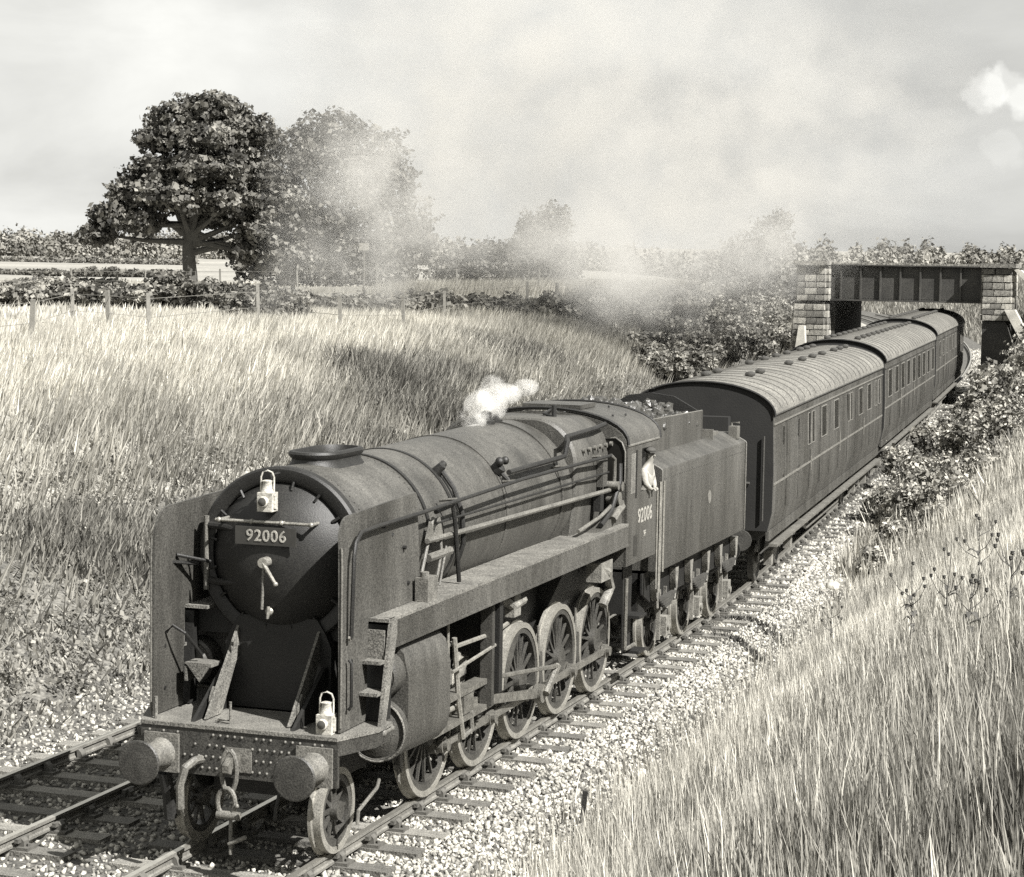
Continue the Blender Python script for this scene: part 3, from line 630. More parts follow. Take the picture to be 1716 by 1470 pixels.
# wheels: pony + five coupled pairs
wheel_set('pony_wheel', .457, 10, LO, (0, .457)); wheel_set('pony_wheel', .457, 10, LO, (0, .457), side=-1)
DY = [2.59+1.651*i for i in range(5)]; CR = math.radians(-38)
for i, y in enumerate(DY):
    for s in (1, -1):
        a = CR if s > 0 else CR+math.pi/2
        wheel_set('driving_wheel', .762, 16, LO, (y, .762), side=s, heavy=(a+math.pi, .75 if i == 2 else .42), crank=a)
for s in (1, -1):
    a = CR if s > 0 else CR+math.pi/2; cy, cz = .33*math.cos(a), .762+.33*math.sin(a)
    for i in range(4):
        q = B(); q.prism([(DY[i]+cy, cz-.045), (DY[i+1]+cy, cz-.045), (DY[i+1]+cy, cz+.045), (DY[i]+cy, cz+.045)], s*.90, s*.935, 'x')
        q.cyl((s*.885, DY[i]+cy, cz), (s*.95, DY[i]+cy, cz), .10, 16)
        if i == 3: q.cyl((s*.885, DY[4]+cy, cz), (s*.95, DY[4]+cy, cz), .10, 16)
        q.obj('coupling_rod', MT['rod'], LO)
    # crosshead, slide bars, piston rod, connecting rod to third axle
    xh = (s*1.04, 3.15, 1.00)
    q = B(); q.box(*sorted((s*.97, s*1.13)), 3.0, 3.32, .90, 1.12); q.obj('crosshead', MT['rod'], LO, bevel=.02)
    q = B(); q.box(*sorted((s*.97, s*1.14)), 1.96, 3.95, 1.135, 1.20); q.obj('slide_bar', MT['rod'], LO)
    q = B(); q.box(*sorted((s*.97, s*1.14)), 1.96, 3.95, .82, .885); q.obj('slide_bar', MT['rod'], LO)
    q = B(); q.cyl((s*1.03, 1.9, 1.03), (s*1.04, 3.05, 1.0), .04, 10); q.obj('piston_rod', MT['tyre'], LO)
    q = B(); q.tube([(s*1.03, 1.93, 1.79), (s*1.03, 2.5, 1.78)], .07, 12); q.tube([(s*1.03, 2.4, 1.78), (s*1.03, 2.85, 1.77)], .03, 8); q.obj('valve_spindle', MT['pipe'], LO)
    e = Vector((s*1.01, DY[2]+cy, cz)); f0 = Vector(xh); dd = (e-f0); up = Vector((0, -dd.z, dd.y)).normalized()*.055
    q = B(); q.prism([(f0.y, f0.z-.05), (e.y, e.z-.062), (e.y, e.z+.062), (f0.y, f0.z+.05)], s*.99, s*1.025, 'x'); q.cyl((s*.965, e.y, e.z), (s*1.07, e.y, e.z), .125, 18); q.cyl((s*.965, f0.y, f0.z), (s*1.05, f0.y, f0.z), .08, 14); q.obj('connecting_rod', MT['rod'], LO)
    # motion: combination lever, union link, radius rod, expansion link, eccentric rod, return crank, brackets
    q = B(); q.tube([(s*1.12, 3.0, .62), (s*1.12, 2.82, 1.15), (s*1.10, 2.72, 1.86)], .032, 6); q.obj('combination_lever', MT['tyre'], LO)
    q = B(); q.tube([(s*1.12, 3.3, .66), (s*1.12, 3.0, .64)], .028, 6); q.tube([(s*1.12, 3.25, .9), (s*1.12, 3.3, .66)], .03, 6); q.obj('union_link', MT['pipe'], LO)
    q = B(); q.tube([(s*1.10, 2.75, 1.75), (s*1.10, 4.1, 1.70), (s*1.10, 4.6, 1.74)], .028, 6); q.obj('radius_rod', MT['tyre'], LO)
    q = B(); q.tube([(s*1.12, 4.15, 2.0), (s*1.12, 4.22, 1.7), (s*1.12, 4.18, 1.35), (s*1.12, 4.10, 1.1)], .05, 8); q.obj('expansion_link', MT['pipe'], LO)
    q = B(); q.tube([(s*1.13, 4.12, 1.15), (s*1.13, 5.4, 1.0), (s*1.13, DY[2]+cy+.42, cz+.30)], .03, 6); q.obj('eccentric_rod', MT['rod'], LO)
    q = B(); q.tube([(s*1.10, DY[2]+cy, cz), (s*1.12, DY[2]+cy+.42, cz+.30)], .055, 8); q.obj('return_crank', MT['rod'], LO)
    q = B(); q.box(*sorted((s*.6, s*1.24)), 3.90, 4.02, 1.0, 2.16); q.obj('motion_bracket', MT['frame'], LO)
    q = B(); q.box(*sorted((s*1.05, s*1.2)), 3.75, 3.84, .86, 2.16); q.obj('slide_bar_bracket', MT['wheel'], LO)
    q = B(); q.tube([(s*1.16, 2.35, 2.16), (s*1.16, 2.38, 1.22)], .018, 6); q.obj('drain_rod', MT['tyre'], LO)
    q = B(); q.tube([(s*1.2, 2.4, 1.52), (s*1.18, 4.2, 1.60)], .022, 6); q.obj('reach_rod', MT['tyre'], LO)
    q = B(); q.tube([(s*1.1, 4.3, 2.12), (s*1.16, 4.6, 1.95), (s*1.16, 5.0, 1.98)], .06, 8); q.box(*sorted((s*1.08, s*1.2)), 4.55, 4.8, 1.82, 2.1); q.obj('lifting_arm', MT['axlebox'], LO)
    # sand pipes, brake hangers, springs
    for y in DY:
        q = B(); q.tube([(s*.80, y-.84, 1.35), (s*.80, y-.82, .9), (s*.80, y-.80, .35)], .02, 6); q.obj('sand_pipe', MT['pipe'], LO)
        q = B(); q.prism([(y-.86, .55), (y-.78, .45), (y-.74, .75), (y-.78, 1.0), (y-.86, .95)], s*.76, s*.84, 'x'); q.obj('brake_block', MT['wheel'], LO)
    # pale injector / pipes ahead of the cab step
    q = B(); q.tube([(s*1.15, 8.3, 1.95), (s*1.18, 8.6, 1.85), (s*1.15, 8.9, 1.6), (s*1.1, 8.7, 1.35)], .07, 8); q.box(*sorted((s*1.0, s*1.22)), 8.2, 8.75, 1.75, 2.02); q.obj('exhaust_injector', MT['axlebox'], LO, bevel=.02)
    q = B(); q.tube([(s*1.15, 9.7, .55), (s*1.15, 10.2, .55)], .03, 6); q.tube([(s*1.15, 9.7, .55), (s*1.15, 9.72, 1.6)], .03); q.obj('cab_step', MT['rod'], LO)
    q = B(); q.box(*sorted((s*1.0, s*1.25)), 10.1, 10.5, .42, .46); q.box(*sorted((s*1.0, s*1.25)), 10.1, 10.5, .95, .99); q.prism([(10.05, 1.8), (10.55, 1.8), (10.5, .4), (10.1, .4)], s*.98, s*1.0, 'x'); q.obj('cab_step', MT['frame'], LO)
# cab
cb0, cb1 = 9.24, 10.86
for s in (1, -1):
    q = B()
    side = [(cb0, 1.84), (cb1, 1.84), (cb1, 2.86), (9.98, 2.86), (9.98, 3.50), (cb1, 3.50), (cb1, 3.60), (cb0, 3.60)]
    q.prism(side, s*1.25, s*1.275, 'x'); cs = q.obj('cab_side', MT['tender'], LO, smooth=20)
    q = B(); q.box(*sorted((s*1.268, s*1.283)), 9.66, 9.72, 2.80, 3.50); q.obj('window_frame', MT['loco_dark'], cs)
    q = B(); q.box(*sorted((s*1.276, s*1.280)), 9.40, 9.64, 2.88, 3.46); q.obj('sliding_panel', MT['platform'], cs)
    q = B(); q.tube([(s*1.29, cb1-.02, 1.3), (s*1.29, cb1-.02, 2.8)], .016, 6); q.obj('grab_rail', MT['tyre'], LO)
    q = B(); q.tube([(s*1.275, cb0, 3.59), (s*1.275, cb1+.05, 3.59)], .018, 6); q.obj('rain_strip', MT['pipe'], cs)
roofp = arc(0, 2.02, 2.06, 52.2, 127.8, 20)
roofp = [(x, z) for x, z in roofp]
def roof_prof(w, ze, top, n=18, e=2.4):
    return [(w*math.cos(math.pi*i/n)*1.0, ze+(top-ze)*abs(math.sin(math.pi*i/n))**(2/e) if 0 < i < n else ze) for i in range(n+1)]
ro = roof_prof(1.275, 3.58, 4.09); ri_ = roof_prof(1.25, 3.56, 4.06)
q = B(); q.prism(ro+ri_[::-1], 9.30, 10.98, 'y'); rf = q.obj('cab_roof', MT['tender'], LO, smooth=35)
q = B(); q.box(-.45, .45, 9.55, 10.3, 4.07, 4.13); q.obj('roof_ventilator', MT['loco'], rf, bevel=.02)
q = B(); q.tube([(x, 9.28, z+.012) for x, z in ro], .02, 6); q.obj('roof_edge', MT['loco_dark'], rf)
q = B(); q.tube([(x, 11.0, z+.012) for x, z in ro], .02, 6); q.obj('roof_edge', MT['loco_dark'], rf)
for x, y in ((.9, 9.7), (.95, 10.2), (.6, 10.5)):
    q = B(); q.ball((x, y, 3.58+.51*(1-(x/1.275)**2.4)**(1/2.4)+.01), .02, 6); q.obj('bolt', MT['frame'], rf)
# cab front with arched windows
q = B(); q.prism(roof_prof(1.25, 3.56, 4.05)+[(-1.25, 1.84), (1.25, 1.84)], 9.245, 9.27, 'y'); cf = q.obj('cab_front', MT['loco'], LO, smooth=20)
for s in (1, -1):
    q = B(); q.prism([(s*.90, 3.05), (s*1.225, 3.07), (s*1.225, 3.50), (s*1.18, 3.63), (s*1.08, 3.70), (s*.90, 3.68)], 9.232, 9.243, 'y'); q.obj('front_window', MT['glass'], cf)
    q = B(); pts = [(s*.89, 9.225, 3.04), (s*1.235, 9.225, 3.06), (s*1.235, 9.225, 3.51), (s*1.185, 9.225, 3.64), (s*1.08, 9.225, 3.71), (s*.89, 9.225, 3.69)]; q.tube(pts, .014, 6, closed=True); q.obj('window_frame', MT['pipe'], cf)
B().box(-1.24, 1.24, 9.3, 10.85, 1.84, 1.9).obj('cab_floor', MT['frame'], LO)
B().box(-1.0, 1.0, 9.3, 9.55, 1.9, 3.4).obj('boiler_backhead', MT['frame'], LO)
RZ = Matrix.Rotation(math.radians(90), 4, 'Z')
# lettering on the cab side: reads along -y .. +y seen from +x
text('cab_number', '92006', .30, Matrix.Translation((1.279, 10.2, 2.50)) @ RZ @ RX, MT['letter'], LO, .002, 1.05)
text('power_class', '9F', .13, Matrix.Translation((1.279, 10.2, 2.22)) @ RZ @ RX, MT['letter'], LO, .002)
q = B(); q.box(1.2765, 1.281, 9.62, 9.80, 1.95, 2.25); q.obj('works_plate', MT['plate'], LO)

# ------------------------------------------------------------------ tender
TE = empty('locomotive_tender', (0, 11.2, 0), 0); tag(TE, 'black flat sided tender loaded with coal between the cab and the first coach', 'tender')
TE.location = (-.02, 0, 0)
t0, t1 = 11.25, 16.95
sec = [(1.24, 1.50), (1.25, 1.53), (1.25, 3.05)]+[(1.24, 3.075), (1.20, 3.10), (.93, 3.24)]
q = B(); q.prism(sec+[(-x, z) for x, z in sec[::-1]], t0, t1, 'y'); tb = q.obj('tank', MT['tender'], TE, smooth=30)
for y in (t0+.02, t1-.02):
    q = B(); q.tube([(x+.012, y, z) for x, z in sec], .014, 6); q.obj('tank_beading', MT['pipe'], tb)
for s in (1, -1):
    q = B(); q.prism([(t0+.15, 3.2), (15.2, 3.2), (15.2, 3.72), (t0+.4, 3.78), (t0+.15, 3.68)], s*.86, s*.89, 'x'); q.obj('coal_plate', MT['tender'], TE)
    q = B(); q.tube([(s*.875, t0+.15, 3.68), (s*.875, t0+.4, 3.78), (s*.875, 15.2, 3.72)], .014, 6); q.obj('plate_edge', MT['pipe'], TE)
    q = B(); q.prism([(t0-.35, 3.0), (t0+.14, 3.0), (t0+.14, 3.75), (t0, 3.9), (t0-.2, 3.95), (t0-.35, 3.9)], s*1.0, s*1.02, 'x'); q.obj('fall_plate', MT['frame'], TE)
q = B(); q.prism([(-.86, 3.2), (.86, 3.2), (.86, 3.70), (.4, 3.95), (0, 4.0), (-.4, 3.95), (-.86, 3.7)], 15.12, 15.17, 'y'); q.obj('coal_bulkhead', MT['frame'], TE)
q = B(); q.tube([(.3, 15.9, 3.2), (.3, 15.9, 3.52), (.3, 16.3, 3.52), (.3, 16.3, 3.2)], .02); q.obj('filler_handle', MT['pipe'], TE)
q = B(); q.lathe([(0, .3), (.12, .3), (.14, .26)], (-.1, 16.1, 3.2), (0, 0, 1), 20); q.obj('water_filler', MT['loco_dark'], TE)
q = B(); q.box(.5, .9, 15.9, 16.3, 3.2, 3.3); q.obj('tank_lid', MT['pipe'], TE, bevel=.01)
q = B(); q.box(.78, 1.0, 15.5, 15.55, 3.2, 3.38); q.obj('bracket', MT['pipe'], TE, bevel=.01)
q = B(); q.tube([(1.02, t1-.15, 3.1), (1.02, t1-.15, 3.42), (1.16, t1-.15, 3.42)], .02); q.box(1.0, 1.16, t1-.3, t1-.1, 3.14, 3.36); q.obj('lamp_iron', MT['pipe'], TE)
q = B(); q.tube([(1.285, t0+.05, 1.5), (1.285, t0+.05, 2.9)], .02, 6); q.obj('handrail', MT['tyre'], TE)
q = B(); q.tube([(1.27, t0-.12, 1.2), (1.27, t0-.10, 2.9)], .028, 6); q.obj('handrail', MT['tyre'], TE)
B().lathe([(0, .11), (.004, .11)], (1.2505, 14.35, 2.35), (1, 0, 0), 20).obj('round_emblem', MT['trim'], TE)
# coal heap
q = B()
for k in range(560):
    x = random.uniform(-.82, .82); y = random.uniform(t0+.2, 15.05); z = 3.40+(.36+.24*math.exp(-((y-12.3)/1.1)**2))*(1-(x/.95)**2*.75)*(.8+.2*math.sin((y-t0)*2.3))+random.uniform(-.07, .08)
    r = random.uniform(.05, .12); mtx = Matrix.Translation((x, y, z)) @ Matrix.Rotation(random.uniform(0, 6), 4, (random.random()+.1, random.random(), random.random())) @ Matrix.Diagonal((r, r*.8, r*1.1, 1))
    bmesh.ops.create_icosphere(q.b, subdivisions=1, radius=1, matrix=mtx)
q.box(-.85, .85, t0+.15, 15.1, 3.15, 3.45)
q.obj('coal_heap', MT['coal'], None, smooth=0, kind='stuff', label='heap of pale dusty coal filling the tender bunker', cat='coal')
# tender frame, wheels, springs
for s in (1, -1):
    q = B(); q.prism([(t0-.1, 1.46), (t1+.1, 1.46), (t1+.1, 1.15), (t1-.5, .95), (t0+.4, .95), (t0-.1, 1.15)], s*.98, s*1.01, 'x'); q.obj('tender_frame', MT['frame'], TE)
for wy in (12.25, 14.35, 16.4):
    for s in (1, -1):
        wheel_set('tender_wheel', .50, 12, TE, (wy, .50), side=s)
        q = B(); q.box(*sorted((s*1.0, s*1.14)), wy-.11, wy+.11, .36, .66); q.box(*sorted((s*1.0, s*1.06)), wy-.2, wy-.16, .3, 1.1); q.box(*sorted((s*1.0, s*1.06)), wy+.16, wy+.2, .3, 1.1); q.cyl((s*1.14, wy, .5), (s*1.17, wy, .5), .06, 10)
        q.obj('axlebox', MT['axlebox'], TE, bevel=.012)
        q = B()
        for k in range(4): q.box(*sorted((s*1.06, s*1.14)), wy-.5+k*.1, wy+.5-k*.1, 1.0-.045*k-.04, 1.0-.045*k)
        q.obj('leaf_spring', MT['under'], TE)
        for dy in (-.58, .58):
            q = B(); q.prism([(wy+dy-.10, 1.36), (wy+dy+.10, 1.36), (wy+dy+.05, 1.05), (wy+dy, .98), (wy+dy-.06, 1.05)], s*1.02, s*1.12, 'x'); q.tube([(s*1.1, wy+dy, 1.2), (s*1.1, wy+dy*.9, .86)], .025, 6); q.obj('spring_hanger', MT['axlebox'], TE)
q = B(); q.box(-.9, .9, t0, t1, .8, 1.45); q.obj('tank_underside', MT['frame'], TE)
q = B(); q.box(-.45, .45, t1+.0, t1+.6, 1.0, 1.15); q.obj('drawbar', MT['frame'], TE)
for s in (1, -1):
    q = B(); q.cyl((s*.87, t1, 1.06), (s*.87, t1+.45, 1.06), .10, 12); q.cyl((s*.87, t1+.45, 1.06), (s*.87, t1+.5, 1.06), .22, 16); q.obj('buffer', MT['frame'], TE)

# ------------------------------------------------------------------ oil lamps on the engine
def oil_lamp(loc, label):
    e = empty('oil_lamp', loc); tag(e, label, 'lamp', 'white oil headlamps on the locomotive')
    q = B(); q.box(-.085, .085, -.075, .075, 0, .20); q.obj('lamp_body', MT['lamp'], e, bevel=.02)
    q = B(); q.lathe([(0, .075), (.03, .06), (.06, .055), (.10, .05), (.12, .06), (.13, .03)], (0, 0, .20), (0, 0, 1), 16); q.obj('chimney_cap', MT['lamp'], e)
    q = B(); q.lathe([(0, .06), (.03, .06), (.04, .05)], (-.01, -.075, .105), (0, -1, 0), 20); ln = q.obj('lens_rim', MT['lamp'], e)
    q = B(); q.lathe([(0, .046), (.012, .03), (.016, .001)], (-.01, -.115, .105), (0, -1, 0), 20); q.obj('lens', MT['lens'], ln)
    q = B(); q.tube([(-.075, 0, .2), (-.075, 0, .36), (-.055, 0, .41), (0, 0, .43), (.055, 0, .41), (.075, 0, .36), (.075, 0, .2)], .010, 6); q.obj('carrying_handle', MT['lamp'], e)
    q = B(); q.box(.086, .10, -.03, .03, .03, .17); q.obj('side_socket', MT['lamp'], e)
    return e
oil_lamp((-.02, .06, 3.56), 'white oil lamp hung above the number plate on the smokebox door')
oil_lamp((.93, -.50, 1.386), 'white oil lamp standing on the front platform above the right buffer')

# ------------------------------------------------------------------ driver
def driver():
    P = empty('person', (1.10, 10.45, 1.88)); P.scale = (.9, .9, .9); tag(P, 'engine driver in a pale shirt and cap leaning from the cab side', 'person')
    def skinned(name, verts, edges, radii, material, par=P, sub=2):
        me = bpy.data.meshes.new(name); me.from_pydata(verts, edges, []); o = bpy.data.objects.new(name, me); link(o); o.parent = par
        me.materials.append(material); md = o.modifiers.new('skin', 'SKIN')
        for i, r in enumerate(radii):
            sv = me.skin_vertices[0].data[i]; sv.radius = (r, r) if not isinstance(r, tuple) else r; sv.use_root = (i == 0)
        md.use_smooth_shade = True; s2 = o.modifiers.new('sub', 'SUBSURF'); s2.levels = sub; s2.render_levels = sub
        return o
    # pelvis, waist, chest, neck, head ; x is outwards
    v = [(0, 0, .90), (.03, 0, 1.05), (.10, 0, 1.25), (.15, -.02, 1.42), (.19, -.05, 1.53), (.20, -.06, 1.64), (.20, -.06, 1.72),
         (.13, -.19, 1.40), (.19, -.26, 1.19), (.24, -.14, 1.10), (.26, -.08, 1.10),
         (.13, .19, 1.40), (.18, .25, 1.19), (.23, .15, 1.10), (.25, .09, 1.10),
         (0, -.09, .86), (.02, -.10, .48), (0, -.10, .06), (.1, -.11, .02),
         (0, .09, .86), (.02, .10, .48), (0, .10, .06), (.1, .11, .02)]
    e = [(0, 1), (1, 2), (2, 3), (3, 4), (4, 5), (5, 6), (3, 7), (7, 8), (8, 9), (9, 10), (3, 11), (11, 12), (12, 13), (13, 14), (0, 15), (15, 16), (16, 17), (17, 18), (0, 19), (19, 20), (20, 21), (21, 22)]
    r = [.14, .125, .15, .12, .055, .085, .08, .06, .045, .034, .03, .06, .045, .034, .03, .085, .06, .045, .04, .085, .06, .045, .04]
    skinned('body', v, e, r, MT['skin'])
    sv = [0, 1, 2, 3, 7, 8, 9, 11, 12, 13]; mp_ = {k: i for i, k in enumerate(sv)}
    skinned('shirt', [v[k] for k in sv], [(mp_[a], mp_[b_]) for a, b_ in e if a in mp_ and b_ in mp_], [r[k]*1.13+.008 for k in sv], MT['shirt'])
    sv = [0, 15, 16, 17, 19, 20, 21]; mp2 = {k: i for i, k in enumerate(sv)}
    skinned('trousers', [v[k] for k in sv], [(mp2[a], mp2[b_]) for a, b_ in e if a in mp2 and b_ in mp2], [r[k]*1.18+.01 for k in sv], MT['cloth'])
    q = B(); q.ball((.20, -.06, 1.735), (.10, .095, .055), 14); q.prism([(.20, -.14), (.24, -.19), (.30, -.16), (.31, -.02), (.24, .02)], 1.70, 1.715, 'z'); q.obj('cap', MT['cloth'], P)
    q = B(); q.ball((.285, -.085, 1.65), (.02, .015, .02), 8); q.obj('nose', MT['skin'], P)
    for sg in (-1, 1):
        q = B(); q.ball((.27, -.075+sg*.032, 1.675), .011, 8); q.obj('eye', MT['frame'], P)
        q = B(); q.ball((.20, -.06+sg*.088, 1.65), (.02, .01, .03), 8); q.obj('ear', MT['skin'], P)
        hy = -.08 if sg < 0 else .09; hx = .26 if sg < 0 else .25
        for k in range(4):
            q = B(); q.tube([(hx-.01, hy+(k-1.5)*.018, 1.105), (hx+.04, hy+(k-1.5)*.02, 1.10), (hx+.055, hy+(k-1.5)*.02, 1.07)], .009, 6); q.obj('finger', MT['skin'], P)
        q = B(); q.tube([(hx-.01, hy-sg*.02, 1.10), (hx+.02, hy-sg*.05, 1.09)], .010, 6); q.obj('thumb', MT['skin'], P)
driver()

# ------------------------------------------------------------------ coaches
def coach(y0, length, label, wins, vents, kind=0):
    y1 = y0+length; xa, xb = float(xc(y0+2.5)), float(xc(y1-2.5)); xa2 = xa+(xa-xb)/(length-5)*2.5
    a = math.atan((xa-xb)/(length-5)); E = empty('railway_coach', (xa2, y0, float(rise(y0))), a)
    tag(E, label, 'railway coach', 'passenger coaches behind the tender'); Ln = length
    W_ = 1.37; zb, ze, zt = 1.20, 3.42, 3.98
    prof = roof_prof(W_-.02, ze, zt, 22, 2.1)
    sidep = [(W_-.08, zb), (W_, zb+.35), (W_+.01, 2.3), (W_-.02, ze)]
    full = sidep+prof[1:-1]+[(-x, z) for x, z in sidep[::-1]]
    b0 = B(); b0.prism(sidep+[(-x, z) for x, z in sidep[::-1]], .04, Ln-.04, 'y'); body = b0.obj('body', MT['coach'], E, smooth=25)
    rp = roof_prof(W_+.02, ze-.02, zt, 22, 2.1); r0 = B().prism(rp, .0, Ln, 'y').obj('roof', MT['roof'], E, smooth=40)
    for f in r0.data.polygons: pass
    n = 24
    for k in range(1, n):       # roof seams
        y = k*Ln/n; q = B(); pts = [(x*1.004, y, z+.006) for x, z in rp[1:-1]]; q.tube(pts, .008, 4); q.obj('roof_seam', MT['roof_rib'], r0)
    q = B(); q.prism(full, -.012, .036, 'y'); q.obj('end_panel', MT['coach_end'], E, smooth=20)
    q = B(); q.prism(full, Ln-.036, Ln+.012, 'y'); q.obj('end_panel', MT['coach_end'], E, smooth=20)
    for yy in (-.03, Ln+.03):
        q = B(); pts = [(x, yy, z) for x, z in roof_prof(W_+.03, ze-.05, zt+.01, 22, 2.1)]; q.tube(pts, .025, 6); q.obj('roof_edge', MT['coach_end'] if kind < 2 or yy < 0 else MT['stone2'], E)
    q = B(); q.box(-.55, .55, -.28, -.02, 1.25, 3.35); q.obj('gangway', MT['coach_end'], E, bevel=.04)
    q = B(); q.box(-.55, .55, Ln+.02, Ln+.26, 1.25, 3.35); q.obj('gangway', MT['coach_end'], E, bevel=.04)
    q = B(); q.tube([(1.2, -.06, 1.4), (1.2, -.06, 3.0)], .02); q.tube([(.8, -.06, 2.1), (.95, -.06, 2.1)], .03); q.obj('end_handrail', MT['under'], E)
    # roof ventilators
    vm = B(); vm.lathe([(-.16, .03), (-.14, .075), (.14, .075), (.16, .03)], (0, 0, .07), (0, 1, 0), 10); vm.cyl((0, 0, -.03), (0, 0, .05), .04, 8); vm = vm.mesh('roof_ventilator', MT['under'])
    for y in vents:
        for x in (-.42, .42):
            if y+(.35 if x > 0 else 0) > Ln-.4: continue
            o = bpy.data.objects.new('roof_ventilator', vm); link(o); o.parent = E; o.location = (x, y+(.35 if x > 0 else 0), zt-.03); o.rotation_euler = (0, 0, 0); o.scale = (1.25, .8, .75)
    # windows: (y, width, z0, z1)
    for s in (1, -1):
        for (y, w, z0, z1) in wins:
            q = B(); xo = W_+.004
            q.prism([(y-w/2, z0), (y+w/2, z0), (y+w/2, z1), (y-w/2, z1)], s*(xo-.02), s*(xo+.006), 'x'); wd = q.obj('window', MT['glass'], E)
            for v in wd.data.vertices: v.co.x -= s*max(0, v.co.z-2.5)*.03
            fr = B(); fr.tube([(s*(xo+.004-max(0, z-2.5)*.03), yy, z) for yy, z in ((y-w/2, z0), (y+w/2, z0), (y+w/2, z1), (y-w/2, z1))], .016, 5, closed=True); fr.obj('frame', MT['trim'] if z0 > 2.3 else MT['coach'], wd)
        q = B(); q.box(*sorted((s*(W_+.006), s*(W_+.022))), .05, Ln-.05, 2.06, 2.10); q.obj('waist_beading', MT['trim'], E)
        q = B(); q.box(*sorted((s*(W_-.03), s*(W_+.012))), .05, Ln-.05, 3.20, 3.225); q.obj('upper_beading', MT['trim'] if kind == 0 else MT['coach'], E)
        q = B(); q.tube([(s*(W_+.01), .03, ze-.02), (s*(W_+.01), Ln-.03, ze-.02)], .02, 5); q.obj('gutter', MT['under'], E)
        q = B(); q.box(*sorted((s*(W_-.12), s*(W_-.06))), .1, Ln-.1, 1.00, 1.185); q.obj('solebar', MT['coach'], E)
        q = B(); q.box(*sorted((s*(W_-.10), s*(W_+.06))), .4, Ln-.4, .86, .91); q.obj('footboard', MT['pipe'], E)
        for k in range(1, 12):
            y = .1+k*Ln/12; q = B(); q.box(*sorted((s*(W_+.007), s*(W_+.016))), y-.02, y+.02, zb+.3, 3.19); q.obj('panel_strip', MT['coach'], E)
            if k % 3 == 0:
                q = B(); q.tube([(s*(W_+.03), y+.1, 1.9), (s*(W_+.03), y+.1, 2.35)], .014, 5); q.obj('door_handrail', MT['trim'], E)
        # truss rods and bogies
        q = B(); q.tube([(s*1.05, 5.2, .98), (s*1.05, 7.2, .42), (s*1.05, Ln-7.2, .42), (s*1.05, Ln-5.2, .98)], .035, 6)
        for yy in (7.2, Ln-7.2, Ln/2): q.tube([(s*1.05, yy, .42), (s*1.05, yy, 1.0)], .035, 6)
        q.obj('truss_rod', MT['pipe'], E)
        q = B(); q.box(*sorted((s*.4, s*1.0)), Ln/2-1.6, Ln/2-.5, .4, .9); q.box(*sorted((s*.4, s*1.0)), Ln/2+.3, Ln/2+1.3, .4, .9); q.obj('battery_box', MT['under'], E)
    for bc in (3.0, Ln-3.0):
        bo = B(); bo.box(-.95, .95, bc-.35, bc+.35, .55, .85)
        for s in (1, -1): bo.prism([(bc-1.9, .62), (bc+1.9, .62), (bc+1.5, .92), (bc+.6, .75), (bc-.6, .75), (bc-1.5, .92)], s*.98, s*1.05, 'x')
        bo = bo.obj('bogie', MT['under'], E)
        for wy in (bc-1.3, bc+1.3):
            for s in (1, -1):
                q = B(); q.lathe([(-.06, .46), (.05, .455), (.06, .40), (.03, .36), (.05, .12), (.09, .10)] if s > 0 else [(-.06, .46), (.06, .455)], (s*.79, wy, .46), (1, 0, 0), 24); q.obj('wheel', MT['wheel'], bo)
                q = B(); q.box(*sorted((s*1.0, s*1.15)), wy-.12, wy+.12, .34, .62); q.obj('axlebox', MT['axlebox'], bo, bevel=.01)
    B().box(-1.1, 1.1, .15, Ln-.15, 1.0, 1.195).obj('underframe', MT['under'], E)
    for yy, d in ((.0, -1), (Ln, 1)):
        for s in (1, -1):
            q = B(); q.cyl((s*.87, yy, 1.06), (s*.87, yy+d*.4, 1.06), .08, 10); q.cyl((s*.87, yy+d*.4, 1.06), (s*.87, yy+d*.44, 1.06), .2, 14); q.obj('buffer', MT['under'], E)
    return E
# first coach: luggage doors at the front then compartments
w1 = [(1.3, .30, 2.05, 3.10), (3.4, .32, 2.05, 3.10)]+[(y, .85, 2.46, 3.12) for y in (7.4, 9.6, 14.6, 16.6)]+[(y, .42, 2.46, 3.12) for y in (5.0, 5.6, 12.0, 12.6, 18.2, 19.1)]
coach(19.15, 20.0, 'first coach behind the tender with tall luggage doors at its near end', w1, [2.6, 3.9, 8.0, 10.2, 12.0, 13.8, 16.2, 17.4, 18.6])
w2 = [(1.6+k*2.1, 1.15, 2.35, 3.12) for k in range(9)]
coach(39.75, 19.6, 'middle coach of the train with a row of tall windows', w2, [1.2+k*1.45 for k in range(13)], 1)
w3 = [(2.2+k*2.2, .8, 2.5, 3.1) for k in range(8)]
coach(59.85, 19.6, 'farthest coach entering under the girder bridge', w3, [1.0+k*1.25 for k in range(15)], 2)

